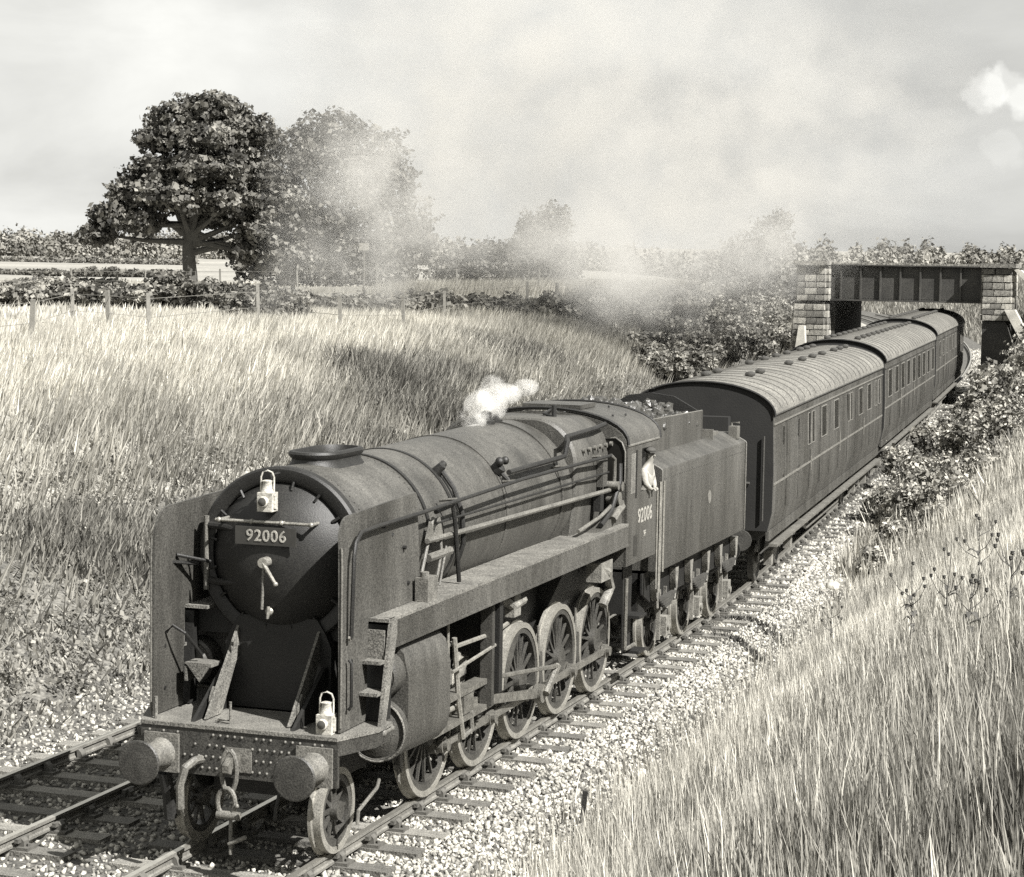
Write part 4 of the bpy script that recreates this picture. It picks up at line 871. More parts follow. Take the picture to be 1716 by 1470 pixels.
# ------------------------------------------------------------------ vegetation makers
def blades(name, x, y, hgt, wid, lean, material, seed, tr=(.55, 1.3), curve=.35, label=None, cat='grass', sink=.03, seg2=True, tm=None):
    rg = np.random.default_rng(seed); n = len(x); z = h(x, y)-sink
    H = hgt*rg.uniform(.55, 1.25, n); th = rg.uniform(0, 2*math.pi, n); wd = wid*rg.uniform(.6, 1.4, n)
    wx, wy = np.cos(th)*wd/2, np.sin(th)*wd/2
    lx = lean[0]*H+rg.normal(0, curve, n)*H; ly = lean[1]*H+rg.normal(0, curve, n)*H
    P0 = np.stack([x-wx, y-wy, z], -1); P1 = np.stack([x+wx, y+wy, z], -1)
    T = np.stack([x+lx, y+ly, z+H], -1); tv = rg.uniform(tr[0], tr[1], n)*(1 if tm is None else tm)
    if not seg2:
        V = np.stack([P0, P1, T], 1).reshape(-1, 3); F = [np.arange(3*n).reshape(n, 3)]; tf = tv
    else:
        mx, my = x+lx*.35, y+ly*.35
        M0 = np.stack([mx-wx*.8, my-wy*.8, z+H*.6], -1); M1 = np.stack([mx+wx*.8, my+wy*.8, z+H*.6], -1)
        V = np.stack([P0, P1, M1, M0, T], 1).reshape(-1, 3); i = 5*np.arange(n)
        F = [np.stack([i, i+1, i+2, i+3], -1), np.stack([i+3, i+2, i+4], -1)]; tf = np.concatenate([tv, tv*1.1])
    return np_obj(name, np_mesh(name, V, F, material, tf), kind='stuff', label=label, cat=cat)
def patch(x, y, s, k):   # smooth 0..1 patchiness
    return np.clip(.5+.75*wob(x, y, s, k), 0, 1)
def foliage(lobes, n, size, seed, tr=(.45, 1.5), shell=.35, flat=.75):
    """leaf sprays spread through the outer shell of overlapping lobes; returns V, F, tint"""
    rg = np.random.default_rng(seed); lob = np.array(lobes, float); w = (lob[:, 3]*lob[:, 4]+lob[:, 3]*lob[:, 5]); w /= w.sum()
    which = rg.choice(len(lob), n, p=w); d = rg.normal(0, 1, (n, 3)); d /= np.linalg.norm(d, axis=1)[:, None]
    rr = (1-shell*rg.random(n)**1.5)[:, None]; c = lob[which]
    # lumpy lobes
    lump = 1+.20*np.sin(d[:, 0]*7+which)+.16*np.sin(d[:, 1]*9+2*which)+.14*np.sin(d[:, 2]*11+which)+.08*np.sin(d[:, 0]*23)*np.sin(d[:, 2]*19)
    P = c[:, :3]+d*c[:, 3:6]*rr*lump[:, None]
    s = size*(.4+1.5*rg.random(n)**1.8)
    nrm = d*.7+rg.normal(0, .6, (n, 3)); nrm[:, 2] += .35; nrm /= np.linalg.norm(nrm, axis=1)[:, None]
    a = np.cross(nrm, rg.normal(0, 1, (n, 3))); a /= np.linalg.norm(a, axis=1)[:, None]; b_ = np.cross(nrm, a)
    q = []
    for (u, v) in ((-.5, -.15), (.1, -.5), (.5, .15), (-.1, .5)):
        q.append(P+a*(s*u)[:, None]+b_*(s*v*flat)[:, None]+nrm*(s*rg.normal(0, .12, n))[:, None])
    V = np.stack(q, 1).reshape(-1, 3); F = np.arange(4*n).reshape(n, 4)
    clump = .5+.5*np.sin(P[:, 0]*1.7/size*.35+which)*np.sin(P[:, 2]*1.9/size*.35)
    return V, F, rg.uniform(tr[0], tr[1], n)*(.6+.8*clump)
# right bank: tall seeding grass close to the camera
rg = np.random.default_rng(11); n = 225000
y = -14+62*rg.random(n)**1.25; t = 1.9+8.65*rg.random(n)**.85; x = xc(y)+t
k = rg.random(n) < np.clip((t-1.95)/1.1, .03, 1); D = np.hypot(x-CAM[0], y-CAM[1]); k &= D > 2.5
x, y, t = x[k], y[k], t[k]
sel = patch(x, y, .8, 3) > rg.random(len(x))*.9
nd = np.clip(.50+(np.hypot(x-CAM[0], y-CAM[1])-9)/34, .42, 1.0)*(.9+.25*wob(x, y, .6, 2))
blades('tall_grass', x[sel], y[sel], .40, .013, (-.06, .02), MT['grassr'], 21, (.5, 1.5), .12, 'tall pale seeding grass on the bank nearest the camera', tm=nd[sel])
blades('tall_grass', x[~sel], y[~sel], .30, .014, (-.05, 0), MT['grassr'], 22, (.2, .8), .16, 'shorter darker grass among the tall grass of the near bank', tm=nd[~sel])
# seed heads on stalks
n = 14000; y = -13+45*rg.random(n)**1.3; t = 2.8+7.4*rg.random(n); x = xc(y)+t
blades('grass_stalks', x, y, .58, .008, (-.06, .02), MT['grassr'], 23, (.6, 1.5), .09, 'thin bleached grass stalks standing above the near bank')
n = 26000; y = -16+46*rg.random(n); t = 10.3+8*rg.random(n); x = xc(y)+t
k = np.hypot(x-CAM[0], y-CAM[1]) > 2.0; x, y = x[k], y[k]
blades('tall_grass', x, y, .34, .02, (-.06, 0), MT['grassr'], 24, (.3, 1.1), .2, 'rough grass on the crest of the near bank behind the viewpoint', seg2=False)
# left bank: windblown bleached grass on the upper slope
n = 235000; y = -6+135*rg.random(n)**1.4; t = -7.2-19*rg.random(n)**.85; x = xc(y)+t
z_up = np.clip((-t-8.5+2.0*wob(x, y, .35, 1))/5.0, 0, 1)*np.clip(1.1-1.3*np.clip(wob(x, y, .23, 9)-.25, 0, 1), .3, 1)
k = rg.random(n) < (.10+.9*z_up); x, y, t = x[k], y[k], t[k]
# the upper slope is bleached, the lower slope and the part nearer the bridge are greener
dry = np.clip((-t-9.5+1.5*wob(x, y, .3, 4))/9.0, 0, 1)*np.clip(1.25-np.clip(y-20, 0, 60)/75, .45, 1)
dry = np.clip(.44+.64*dry+.16*wob(x, y, .7, 6), .3, 1.05)
blades('bank_grass', x, y, .62, .045, (.34, -.02), MT['grass'], 31, (.5, 1.5), .2, 'wind blown bleached grass on the far cutting slope', seg2=False, tm=dry)
# left lower bank: mottled weeds and stones
n = 90000; y = -4+70*rg.random(n)**1.2; t = -5.4-9.0*rg.random(n)**1.1; x = xc(y)+t
pw = patch(x, y, .9, 8); k = rg.random(n) < (.25+.75*pw)
blades('bank_weeds', x[k], y[k], .20, .06, (.1, 0), MT['weed'], 32, (.35, 1.9), .5, 'low mottled weeds on the foot of the far cutting slope', 'weeds', seg2=False)
def loose(n, xf, yf, size, seed):
    pass
o = stones(24000, lambda rg, n, y: rg.uniform(-9.8, -5.2, n), yd(-4, 45, 1.2), .045, 'scattered_stones', 41, lambda t, y: RNG.random(len(t)) < np.clip(1.05-(-t-5.2)/3.0, .06, 1), (.1, .9))
o['label'] = 'pale stones scattered over the foot of the far bank'; o['category'] = 'stones'
n = 42000; y = 82+190*rg.random(n)**1.2; t = 2.2+16*rg.random(n); x = xc(y)+t
blades('bank_weeds', x, y, .7, .13, (0, 0), MT['weed'], 36, (.5, 2.2), .3, 'weeds on the right bank beyond the bridge', 'weeds', seg2=False)
rgc = np.random.default_rng(77); lob = []
for k in range(1500):
    yy = -4+62*rgc.random()**1.3; tt = -5.9-6.5*rgc.random()**.9; xx = float(xc(yy))+tt; rr_ = rgc.uniform(.10, .30); lob.append((xx, yy, float(h(xx, yy))+rr_*.2, rr_, rr_, rr_*.75))
Vc, Fc, tc_ = foliage(lob, 60000, .06, 78, (.3, 1.7), .5)
np_obj('leafy_weeds', np_mesh('leafy_weeds', Vc, [Fc], MT['weed'], tc_), kind='stuff', label='mottled leafy weeds and dock growing low on the far bank', cat='weeds')
n = 26000; y = 24+50*rgc.random(n); t = 2.0+7*rgc.random(n); x = xc(y)+t
blades('bush_grass', x, y, .75, .05, (-.05, 0), MT['grassr'], 79, (.3, 1.4), .2, 'pale grass growing up between the bushes of the near bank', seg2=False)
# fields
n = 60000; y = 20+150*rg.random(n); t = -24-60*rg.random(n)**1.2; x = xc(y)+t
k = np.abs(y-(79.5+.06*(x+8))) > 4.5; x, y = x[k], y[k]
blades('field_grass', x, y, .38, .09, (.2, 0), MT['grass'], 33, (.6, 1.25), .3, 'dry meadow grass beyond the wire fence', seg2=False)
n = 14000; y = 30+70*rg.random(n); t = 8+20*rg.random(n); x = xc(y)+t
blades('field_grass', x, y, .4, .09, (0, 0), MT['grass'], 34, (.4, 1.1), .3, 'grass on the right bank beyond the bushes', seg2=False)

def tree(name, base, lobes, n, size, seed, trunk, label, cat='tree', group=None, material='leaf', tr=(.45, 1.5)):
    bx, by = base; bz = float(h(bx, by)); E = empty(name, (bx, by, bz)); tag(E, label, cat, group)
    V, F, tv = foliage(lobes, n, size, seed, tr)
    np_obj('crown', np_mesh('crown', V, [F], MT[material], tv), E)
    if trunk:
        rgl = random.Random(seed); q = B(); hh, r = trunk
        q.tube([(0, 0, -.3), (r*.1, 0, hh*.25), (-r*.2, 0, hh*.6), (0, 0, hh)], [r*1.35, r, r*.85, r*.7], 12)
        for lb in lobes:
            c = Vector(lb[:3]); st = Vector((0, 0, hh*rgl.uniform(.55, .98))); mid = (st+c)/2+Vector((0, 0, -.2)); q.tube([st, mid, c], [r*.5, r*.3, r*.08], 7)
        q.obj('trunk', MT['bark'], E)
    return E
# camera-facing helper: lateral unit of view at azimuth for laying out lobes (world axes, real 3D trees)
lat = Vector((math.cos(YAW-.15), -math.sin(YAW-.15), 0)); dep = Vector((-lat.y, lat.x, 0))
def LB(l, d, z, rl, rd, rz): # lobe from lateral/depth coordinates
    p = lat*l+dep*d; r = (rl+rd)/2; return (p.x, p.y, z, rl*.5+r*.5, rd*.5+r*.5, rz)
# big sycamore beside the field hedge
l1 = [LB(1.6, 0, 13.9, 2.6, 2.4, 1.2), LB(-.8, .5, 13.0, 2.3, 2.2, 1.3), LB(4.0, -.5, 12.6, 2.0, 2.0, 1.2), LB(-2.4, 0, 11.6, 1.7, 2.0, 1.1), LB(1.6, -1.5, 11.6, 3.2, 2.4, 1.2), LB(5.6, 0, 11.8, 1.2, 1.4, .7), LB(3.9, 0, 10.7, 1.7, 2, .8),
      LB(-2.2, 0, 9.2, 2.2, 2.4, 1.1), LB(1.2, -2, 9.4, 3.0, 2.6, 1.2), LB(4.6, -1, 8.9, 2.3, 2.4, 1.1), LB(-4.2, 0, 7.4, 2.1, 2.2, 1.2), LB(-1.0, -2, 7.3, 2.8, 2.4, 1.2), LB(3.0, -2, 7.1, 2.8, 2.4, 1.2), LB(6.5, 0, 7.0, 2.4, 2.2, 1.5),
      LB(-5.7, .5, 5.7, 1.7, 1.8, 1.0), LB(-6.9, .5, 4.3, 1.3, 1.6, .9), LB(-3.9, -1, 5.3, 1.9, 2.2, .9), LB(1.8, 1.5, 5.8, 1.9, 2.2, .9), LB(8.4, .6, 5.2, 1.9, 2.2, 1.6), LB(5.2, -.5, 5.0, 2.0, 2, 1.2), LB(7.2, 0, 2.8, 2.2, 2, 1.6), LB(4.6, 0, 3.2, 1.6, 1.6, 1.0), LB(.8, 1, 10.6, 2.0, 2.0, 2.2)]
tree('sycamore_tree', (-68.0, 127.7), l1, 50000, .34, 51, (5.2, .55), 'large spreading sycamore with a clear dark trunk behind the field hedge', 'tree', tr=(.3, 1.9))
l2 = [LB(0, 0, 13.6, 2.9, 2.6, 1.7), LB(-3.0, 0, 12.2, 2.6, 2.6, 1.8), LB(3.2, 0, 12.2, 2.6, 2.6, 1.9), LB(-4.8, 0, 10.0, 2.4, 2.4, 1.8), LB(0, -2, 10.4, 3.6, 3, 2.0), LB(4.8, 0, 9.6, 2.8, 2.6, 2.1), LB(-4.6, -1, 7.2, 2.8, 2.6, 2.0), LB(.6, -2, 7.0, 3.8, 3, 2.2),
      LB(5.6, 0, 6.4, 2.8, 2.6, 2.2), LB(-5.2, 0, 4.4, 2.8, 2.6, 1.9), LB(0, -1, 3.8, 3.8, 3, 1.9), LB(5.0, 0, 3.4, 3.0, 2.6, 2.0), LB(7.4, 0, 4.2, 2.0, 2, 1.7), LB(-3.5, -1, 1.6, 3, 2.6, 1.5), LB(.5, -1, 1.5, 3.2, 2.6, 1.5), LB(4.5, -1, 1.5, 3.2, 2.6, 1.5), LB(-7, 0, 2.2, 2.0, 2, 1.6)]
tree('round_tree', (-66.6, 151.5), l2, 34000, .34, 52, (4.0, .5), 'broad dark tree right of the sycamore half veiled by smoke', 'tree', tr=(.3, 1.7))
l3 = [LB(0, 0, 1.9, 3.2, 2.5, 1.9), LB(3.2, 0, 2.4, 3.0, 2.4, 2.4), LB(5.6, 0, 3.6, 2.4, 2.2, 3.2), LB(6.6, 0, 6.2, 1.5, 1.5, 1.6), LB(4.2, 0, 5.4, 1.2, 1.2, 1.5), LB(-2.9, 0, 1.4, 2.2, 2, 1.4), LB(7.6, 0, 2.0, 1.6, 1.8, 2.2)]
tree('field_maple', (-58.4, 167.4), l3, 22000, .26, 53, (1.8, .3), 'uneven clump of bushy trees beyond the light farm road', 'tree')
l4 = [LB(0, 0, 2.6, 2.1, 2, 2.4), LB(.9, 0, 5.2, 1.3, 1.3, 1.5), LB(-1.1, 0, 3.8, 1.3, 1.3, 1.6), LB(1.7, 0, 6.3, .8, .8, .7), LB(-1.8, 0, 1.6, 1.6, 1.5, 1.6)]
tree('thorn_tree', (-23.4, 126.6), l4, 9000, .2, 54, (2.0, .2), 'thin smoky tree just left of the bridge pier', 'tree')
l5 = [LB(0, 0, 2.2, 1.3, 1.3, 1.5), LB(1.2, 0, 1.6, 1.2, 1.2, 1.2), LB(-1.5, 0, 1.2, 1.2, 1.2, 1.0)]
tree('thorn_tree', (-25.5, 153.0), l5, 6000, .2, 55, (1.2, .15), 'small round topped tree just above the bridge parapet', 'tree')

# hedges and field bushes
def pt(px, py, lift=0):   # ground point under a pixel of the photograph
    d = (r_*((px-858)/3597.96)+u_*((735-py)/3597.96)+f_); c = Vector(CAM); s = 3.0
    while s < 700:
        p = c+d*s
        if p.z-lift <= float(h(p.x, p.y)): return p.x, p.y
        s += .05 if s < 120 else .4
    return p.x, p.y
def hedge(p0, p1, hh, ww, n, size, seed, label, tr=(.5, 1.5), name='hedge', mt='bush'):
    a = Vector((p0[0], p0[1], 0)); b_ = Vector((p1[0], p1[1], 0)); Ln = (b_-a).length; k = max(3, int(Ln/1.6)); rgl = random.Random(seed)
    c = (a+b_)/2; lobes = []
    for i in range(k):
        p = a.lerp(b_, (i+.5)/k); z = float(h(p.x, p.y)); hz = hh*rgl.uniform(.7, 1.2)
        lobes.append((p.x-c.x+rgl.uniform(-.3, .3), p.y-c.y+rgl.uniform(-.3, .3), z+hz*.45, Ln/k*.8, ww*rgl.uniform(.8, 1.2), hz*.55))
    V, F, tv = foliage(lobes, n, size, seed, tr); o = np_obj(name, np_mesh(name, V, [F], MT[mt], tv)); o.location = (c.x, c.y, 0)
    tag(o, label, 'hedge'); return o
hedge(pt(-90, 512), pt(262, 510), .95, .9, 15000, .2, 61, 'long low field hedge on the left in front of the sycamore', (.3, 1.7))
hedge(pt(262, 510), pt(480, 520), 1.3, 1.0, 8000, .2, 62, 'darker hedge right under the sycamore trunk', (.2, 1.2))
hedge(pt(375, 545), pt(500, 548), 1.1, .8, 5000, .16, 68, 'dark scrub just inside the wire fence below the sycamore', (.2, 1.3), 'scrub')
hedge(pt(480, 533), pt(760, 533), 1.1, .8, 9000, .2, 69, 'smoky grey hedge below the round tree', (.4, 1.5))
hedge(pt(700, 533), pt(1010, 536), 1.35, .9, 9000, .18, 63, 'dark hedge along the foot of the farm road embankment', (.2, 1.3))
hedge(pt(-60, 458), pt(310, 466), 1.0, 1.2, 7000, .35, 64, 'thin distant hedge between two pale fields on the left', (.3, 1.2))
hedge(pt(-60, 438), pt(330, 444), 1.3, 2, 5000, .45, 65, 'farthest hedge under the left woods', (.5, 1.2))
hedge(pt(20, 485), pt(190, 482), .8, 1.0, 4000, .25, 66, 'scrubby bushes standing above the long hedge at the left', (.3, 1.5), 'scrub')
# distant woods: many tree clumps along the skyline (one mass)
def woods(name, az0, az1, D, hh, n, size, seed, label, base=0):
    rgl = random.Random(seed); lobes = []; k = 90
    for i in range(k):
        az = az0+(az1-az0)*(i+rgl.random())/k; d = D*rgl.uniform(.94, 1.1); x, y = CAM[0]+d*math.sin(az), CAM[1]+d*math.cos(az); z = float(h(x, y)); q_ = hh*rgl.uniform(.55, 1.25)
        lobes.append((x, y, z+q_*.4, D*(abs(az1-az0))/k*.9, hh*1.2, q_*.62))
    V, F, tv = foliage(lobes, n, size, seed, (.7, 1.25)); return np_obj(name, np_mesh(name, V, [F], mat('far_woods_leaves', .16, .8, .3, .05, attr='tint', spec=.2), tv), kind='stuff', label=label, cat='woods')
woods('distant_woods', -.62, -.38, 620, 6.5, 50000, .9, 71, 'distant dark woods along the left skyline')
woods('distant_woods', -.40, -.28, 520, 5.5, 22000, .8, 73, 'grey woods behind the smoke in the middle of the skyline')
woods('distant_woods', -.30, -.02, 420, 4.8, 50000, .6, 72, 'distant pale tree line above the bridge on the right')

# bushes on the banks
def bush(x, y, r, hh, n, size, seed, label, group=None, tr=(.4, 1.5), name='bush', mt='bush'):
    rgl = random.Random(seed); z = float(h(x, y)); lobes = []
    for i in range(11):
        q_ = rgl.uniform(.5, 1.1); lobes.append((rgl.uniform(-r, r)*.85, rgl.uniform(-r, r)*.85, hh*rgl.uniform(.1, .85), r*.42*q_, r*.42*q_, hh*.26*q_))
    E = empty(name, (x, y, z)); tag(E, label, 'bush', group); V, F, tv = foliage(lobes, n, size, seed, tr, .6)
    np_obj('foliage', np_mesh('foliage', V, [F], MT[mt], tv), E)
    q = B()
    for lb in lobes: q.tube([(0, 0, -.1), (lb[0]*.5, lb[1]*.5, lb[2]*.6), lb[:3]], [.05, .035, .01], 5)
    q.obj('stem', MT['bark'], E); return E
gb = 'bushes covering the far bank before the bridge'
bi = 0
where_f = {}
far_b = [(1120, 640, 1.1, 1.1), (1165, 628, 1.2, 1.3), (1215, 612, 1.3, 1.5), (1262, 600, 1.3, 1.6), (1300, 592, 1.1, 1.3), (1110, 590, 1.2, .9), (1150, 575, 1.3, 1.2), (1195, 572, 1.4, 1.4), (1240, 565, 1.4, 1.6),
         (1285, 560, 1.4, 1.7), (1130, 535, 1.3, .9), (1180, 535, 1.4, 1.1), (1225, 530, 1.4, 1.2), (1268, 528, 1.4, 1.4), (1296, 528, 1.1, 1.2), (1085, 545, 1.1, .7)]
far_b += [(1092, 615, 1.0, .9), (1140, 608, 1.2, 1.3), (1185, 598, 1.3, 1.4), (1232, 588, 1.3, 1.5), (1272, 580, 1.3, 1.6), (1160, 548, 1.3, 1.1), (1205, 546, 1.4, 1.3), (1250, 542, 1.5, 1.5), (1290, 540, 1.4, 1.5), (1150, 512, 1.4, 1.0), (1200, 510, 1.5, 1.1), (1245, 508, 1.5, 1.2), (1290, 507, 1.5, 1.3), (1305, 512, 1.0, 1.2), (1100, 520, 1.2, .8), (1050, 535, 1.0, .6)]
ordw = ['first', 'second', 'third', 'fourth', 'fifth', 'sixth', 'seventh', 'eighth', 'ninth', 'tenth', 'eleventh', 'twelfth', 'thirteenth', 'fourteenth', 'fifteenth']
rowf = lambda py: 0 if py > 604 else (1 if py > 570 else (2 if py > 538 else 3))
far_b.sort(key=lambda q: (rowf(q[1]), -q[0])); cnt = {}
for k, (px, py, r, hh) in enumerate(far_b):
    x, y = pt(px, py); bi += 1; rw = rowf(py); cnt[rw] = cnt.get(rw, -1)+1
    bush(x, y, r, hh, 4200, .13, 100+bi, 'dark thicket bush, %s from the pier in the %s row on the far bank' % (ordw[cnt[rw]], ('lowest', 'second lowest', 'second highest', 'topmost')[rw]), gb, (.2, 1.7))
gb = 'bushes along the foot of the near bank'
near_b = [(2.9, 25.0, .7, .6), (3.6, 27, .9, .9), (2.6, 29.5, .7, .9), (3.8, 30, 1.1, 1.2), (2.6, 33, .9, 1.3), (4.6, 33, 1.2, 1.4), (2.9, 36, 1.0, 1.5), (5.0, 37, 1.5, 1.8), (2.4, 39.5, .9, 1.5), (4.2, 41, 1.3, 1.9), (2.5, 44, .9, 1.6), (5.2, 45.5, 1.6, 2.2), (2.5, 48, .9, 1.5), (4.4, 49.5, 1.4, 2.2), (6.4, 50, 1.8, 2.4), (2.6, 53, .9, 1.5), (5.2, 55, 1.7, 2.5), (3.0, 58, 1.0, 1.6), (5.8, 60, 1.9, 2.7), (3.0, 63, 1.0, 1.4), (5.8, 66, 1.9, 2.8), (3.6, 68, 1.0, 1.5), (6.4, 71, 2.0, 3.0), (7.6, 43, 1.6, 1.6), (8.4, 52, 2.0, 2.2), (8.6, 60, 2.2, 2.6)]
rown = lambda t: 0 if t < 3.3 else (1 if t < 5.5 else 2)
near_b.sort(key=lambda q: (rown(q[0]), q[1])); cnt = {}
for (t, y, r, hh) in near_b:
    hh *= 1 if y < 50 else .72; bi += 1; rw = rown(t); cnt[rw] = cnt.get(rw, -1)+1
    bush(float(xc(y))+t, y, r, hh, 5600, .085 if y < 42 else .12, 100+bi, 'leafy bush, %s from the camera in the row %s on the near bank' % (ordw[cnt[rw]], ('against the rails', 'halfway up', 'highest up')[rw]), gb, (.25, 2.7))
for jj, (px, py, rr_, nn, hh_) in enumerate(((665, 655, 1.3, 2600, .8), (620, 640, .8, 1200, .9), (700, 700, 1.5, 2200, .7), (560, 735, 1.4, 1400, .4), (215, 925, 1.3, 2600, .35), (150, 905, 1.2, 2000, .35), (760, 640, 1.6, 2200, .6), (860, 600, 1.8, 2400, .6), (980, 560, 2.0, 2600, .6))):
    x0_, y0_ = pt(px, py); rg = np.random.default_rng(500+jj); rad = rr_*np.sqrt(rg.random(nn))*rg.uniform(.5, 1.5, nn); th_ = rg.uniform(0, 6.283, nn)
    where_ = ('behind the boiler', 'left of the steam', 'just above the boiler top', 'above the chimney', 'low on the slope at the far left', 'at the left edge of the slope', 'right of the steam', 'above the tender', 'below the hedge near the thicket')[jj]
    blades('scrub_patch', x0_+rad*np.cos(th_), y0_+1.6*rad*np.sin(th_), hh_, .07, (.1, 0), MT['weed'], 520+jj, (.2, 1.5), .35, 'dark rough weeds in the pale grass '+where_, 'weeds', seg2=False)

# ------------------------------------------------------------------ fences
def posts(pts, hh, label, cat, grp, wires=2, thick=.05):
    E = empty('wire_fence', (pts[0][0], pts[0][1], float(h(*pts[0])))); tag(E, label, cat); o0 = E.location
    for i, p in enumerate(pts):
        z = float(h(*p))-o0.z; q = B(); q.prism([(-thick, -thick), (thick, -thick), (thick, thick), (-thick, thick)], -.3, hh*random.uniform(.92, 1.1), 'z')
        o = q.obj('fence_post', MT['post'], E, bevel=.01); o.location = (p[0]-o0.x, p[1]-o0.y, z); o.rotation_euler = (random.uniform(-.05, .05), random.uniform(-.06, .06), random.uniform(0, 1))
    for w in range(wires):
        q = B(); zz = hh*(.9-.4*w); q.tube([(p[0]-o0.x, p[1]-o0.y, float(h(*p))-o0.z+zz) for p in pts], .008, 4); q.obj('wire', MT['post'], E)
posts([pt(px, py) for px, py in ((-60, 600), (52, 585), (122, 556), (183, 562), (250, 572), (433, 548), (571, 562), (677, 560), (745, 540), (883, 527), (932, 530))], 1.4, 'thin wire fence with leaning posts along the top of the far slope', 'fence', None, 2, .06)
yr = lambda x: 79.5+.06*(x+8)
posts([(-14-4.0*i, yr(-14-4.0*i)-3.9) for i in range(10)], 1.15, 'post and wire fence beside the farm road', 'fence', None, 2, .04)
q = B(); q.tube([(0, 0, -.2), (0, 0, 2.3)], .045, 8); sg = empty('sign_post', (-30.5, yr(-30.5)-4.2, float(h(-30.5, yr(-30.5)-4.2)))); tag(sg, 'slim post carrying a small white board beside the farm road', 'sign')
q.obj('pole', MT['post'], sg); B().box(-.25, .25, -.06, -.045, 2.0, 2.35).obj('board', MT['lamp'], sg)
# farm road surface, a pale strip on the embankment
xs = np.linspace(-75, -9.8-6.0, 90); V = []; 
for x in xs:
    for d in (-3.4, 3.4): V.append((x, yr(x)+d, max(float(h(x, yr(x)-3.4)), float(h(x, yr(x))), float(h(x, yr(x)+3.4)))+.03))
V = np.array(V); i = np.arange(len(xs)-1)*2
np_obj('road', np_mesh('road', V, [np.stack([i, i+2, i+3, i+1], -1)], MT['road']), kind='structure')
# low kerb wall of pale stone edging the road
q = B(); pr = None
for x in np.linspace(-70, -15.5, 60):
    z = float(h(x, yr(x)-4.0)); R0 = [q.b.verts.new((x, yr(x)+dy, z+dz)) for dy, dz in ((-4.2, -.1), (-3.9, -.1), (-3.9, .28), (-4.2, .28))]
    if pr: q.skin(pr, R0)
    pr = R0
q.obj('verge_wall', MT['stone2'], None, smooth=0, label='low pale wall edging the farm road above the hedge', cat='wall')

# ------------------------------------------------------------------ thistles, boulder, small things in the near grass
def thistle(x, y, hh, seed, label):
    rgl = random.Random(seed); E = empty('thistle', (x, y, float(h(x, y)))); tag(E, label, 'plant', 'dark thistles standing in the near grass')
    q = B(); q.tube([(0, 0, -.05), (rgl.uniform(-.02, .02), 0, hh*.5), (rgl.uniform(-.04, .04), 0, hh)], [.008, .006, .004], 6); heads = [(0, 0, hh)]
    for k in range(6):
        z = hh*rgl.uniform(.45, .85); a = rgl.uniform(0, 6.28); l = rgl.uniform(.12, .26); e = (l*math.cos(a), l*math.sin(a), z+l*rgl.uniform(.6, 1.1)); q.tube([(0, 0, z), (e[0]*.6, e[1]*.6, z+(e[2]-z)*.4), e], [.005, .004, .003], 5); heads.append(e)
    q.obj('stem', MT['thistle'], E)
    for p in heads:
        q = B(); q.lathe([(0, .006), (.015, .018), (.03, .016), (.04, .02)], p, (0, 0, 1), 8); q.obj('flower_head', MT['thistle'], E)
    q = B()
    for k in range(9):
        z = hh*rgl.uniform(.1, .7); a = rgl.uniform(0, 6.28); l = rgl.uniform(.08, .18); c_, s_ = math.cos(a), math.sin(a); vs = [q.b.verts.new(p) for p in ((0, 0, z), (l*.5*c_-.03*s_, l*.5*s_+.03*c_, z+.04), (l*c_, l*s_, z-.02), (l*.5*c_+.03*s_, l*.5*s_-.03*c_, z+.04))]; q.b.faces.new(vs)
    q.obj('leaves', MT['thistle'], E, smooth=0)
for i, (px, py, hh, lab) in enumerate(((1525, 1105, 1.0, 'tall thistle with a forked top, leftmost of the group on the near bank'), (1585, 1075, .9, 'bushy thistle in the middle of the group on the near bank'), (1635, 1035, 1.05, 'tallest thistle with wide spread heads near the right edge'), (1622, 1120, .75, 'short thick thistle at the foot of the tallest one'), (1392, 1110, .8, 'lone thin thistle left of the group beside the ballast'), (1692, 1060, .7, 'small thistle closest to the right edge of the view'))):
    x, y = pt(px, py); thistle(x, y, hh, 300+i, lab)
x, y = pt(1395, 992); q = B(); bmesh.ops.create_icosphere(q.b, subdivisions=2, radius=.16)
for v in q.b.verts: v.co *= random.uniform(.85, 1.12); v.co.z *= .75
o = q.obj('boulder', MT['stone2'], None, smooth=60, label='pale rounded boulder at the edge of the ballast', cat='boulder'); o.location = (x, y, float(h(x, y))+.1)
x, y = pt(975, 1385); q = B(); q.box(-.03, .03, -.02, .02, -.1, .42); o = q.obj('marker_peg', MT['frame'], None, bevel=.006, label='small dark marker peg in the ballast edge', cat='peg'); o.location = (x, y, float(h(x, y))); o.rotation_euler = (0, .08, .3)
x, y = pt(1075, 1310); q = B(); bmesh.ops.create_icosphere(q.b, subdivisions=2, radius=.11)
for v in q.b.verts: v.co *= random.uniform(.85, 1.12)
o = q.obj('boulder', MT['stone2'], None, smooth=60, label='small white stone lying in the grass edge below the ballast', cat='boulder'); o.location = (x, y, float(h(x, y))+.06)
# dark curved drain runs across the ballast shoulder
for j, (pts2, lab) in enumerate((([(1215, 1040), (1250, 1040), (1285, 1056), (1310, 1085)], 'dark weed grown strip curving over the ballast shoulder'), ([(1195, 1068), (1235, 1075), (1262, 1098), (1275, 1112)], 'thin dark rut curving over the ballast shoulder'))):
    P3 = [pt(*p) for p in pts2]; xs_, ys_ = [], []
    for a, b_ in zip(P3[:-1], P3[1:]):
        for u in np.linspace(0, 1, 220): xs_.append(a[0]+(b_[0]-a[0])*u); ys_.append(a[1]+(b_[1]-a[1])*u)
    w = .10 if j == 0 else .05; xs_ = np.array(xs_)+RNG.normal(0, w, len(xs_)); ys_ = np.array(ys_)+RNG.normal(0, w, len(ys_))
    blades('weed_strip', xs_, ys_, .12, .05, (0, 0), MT['thistle'], 400+j, (.6, 1.5), .4, lab, 'weeds', seg2=False)
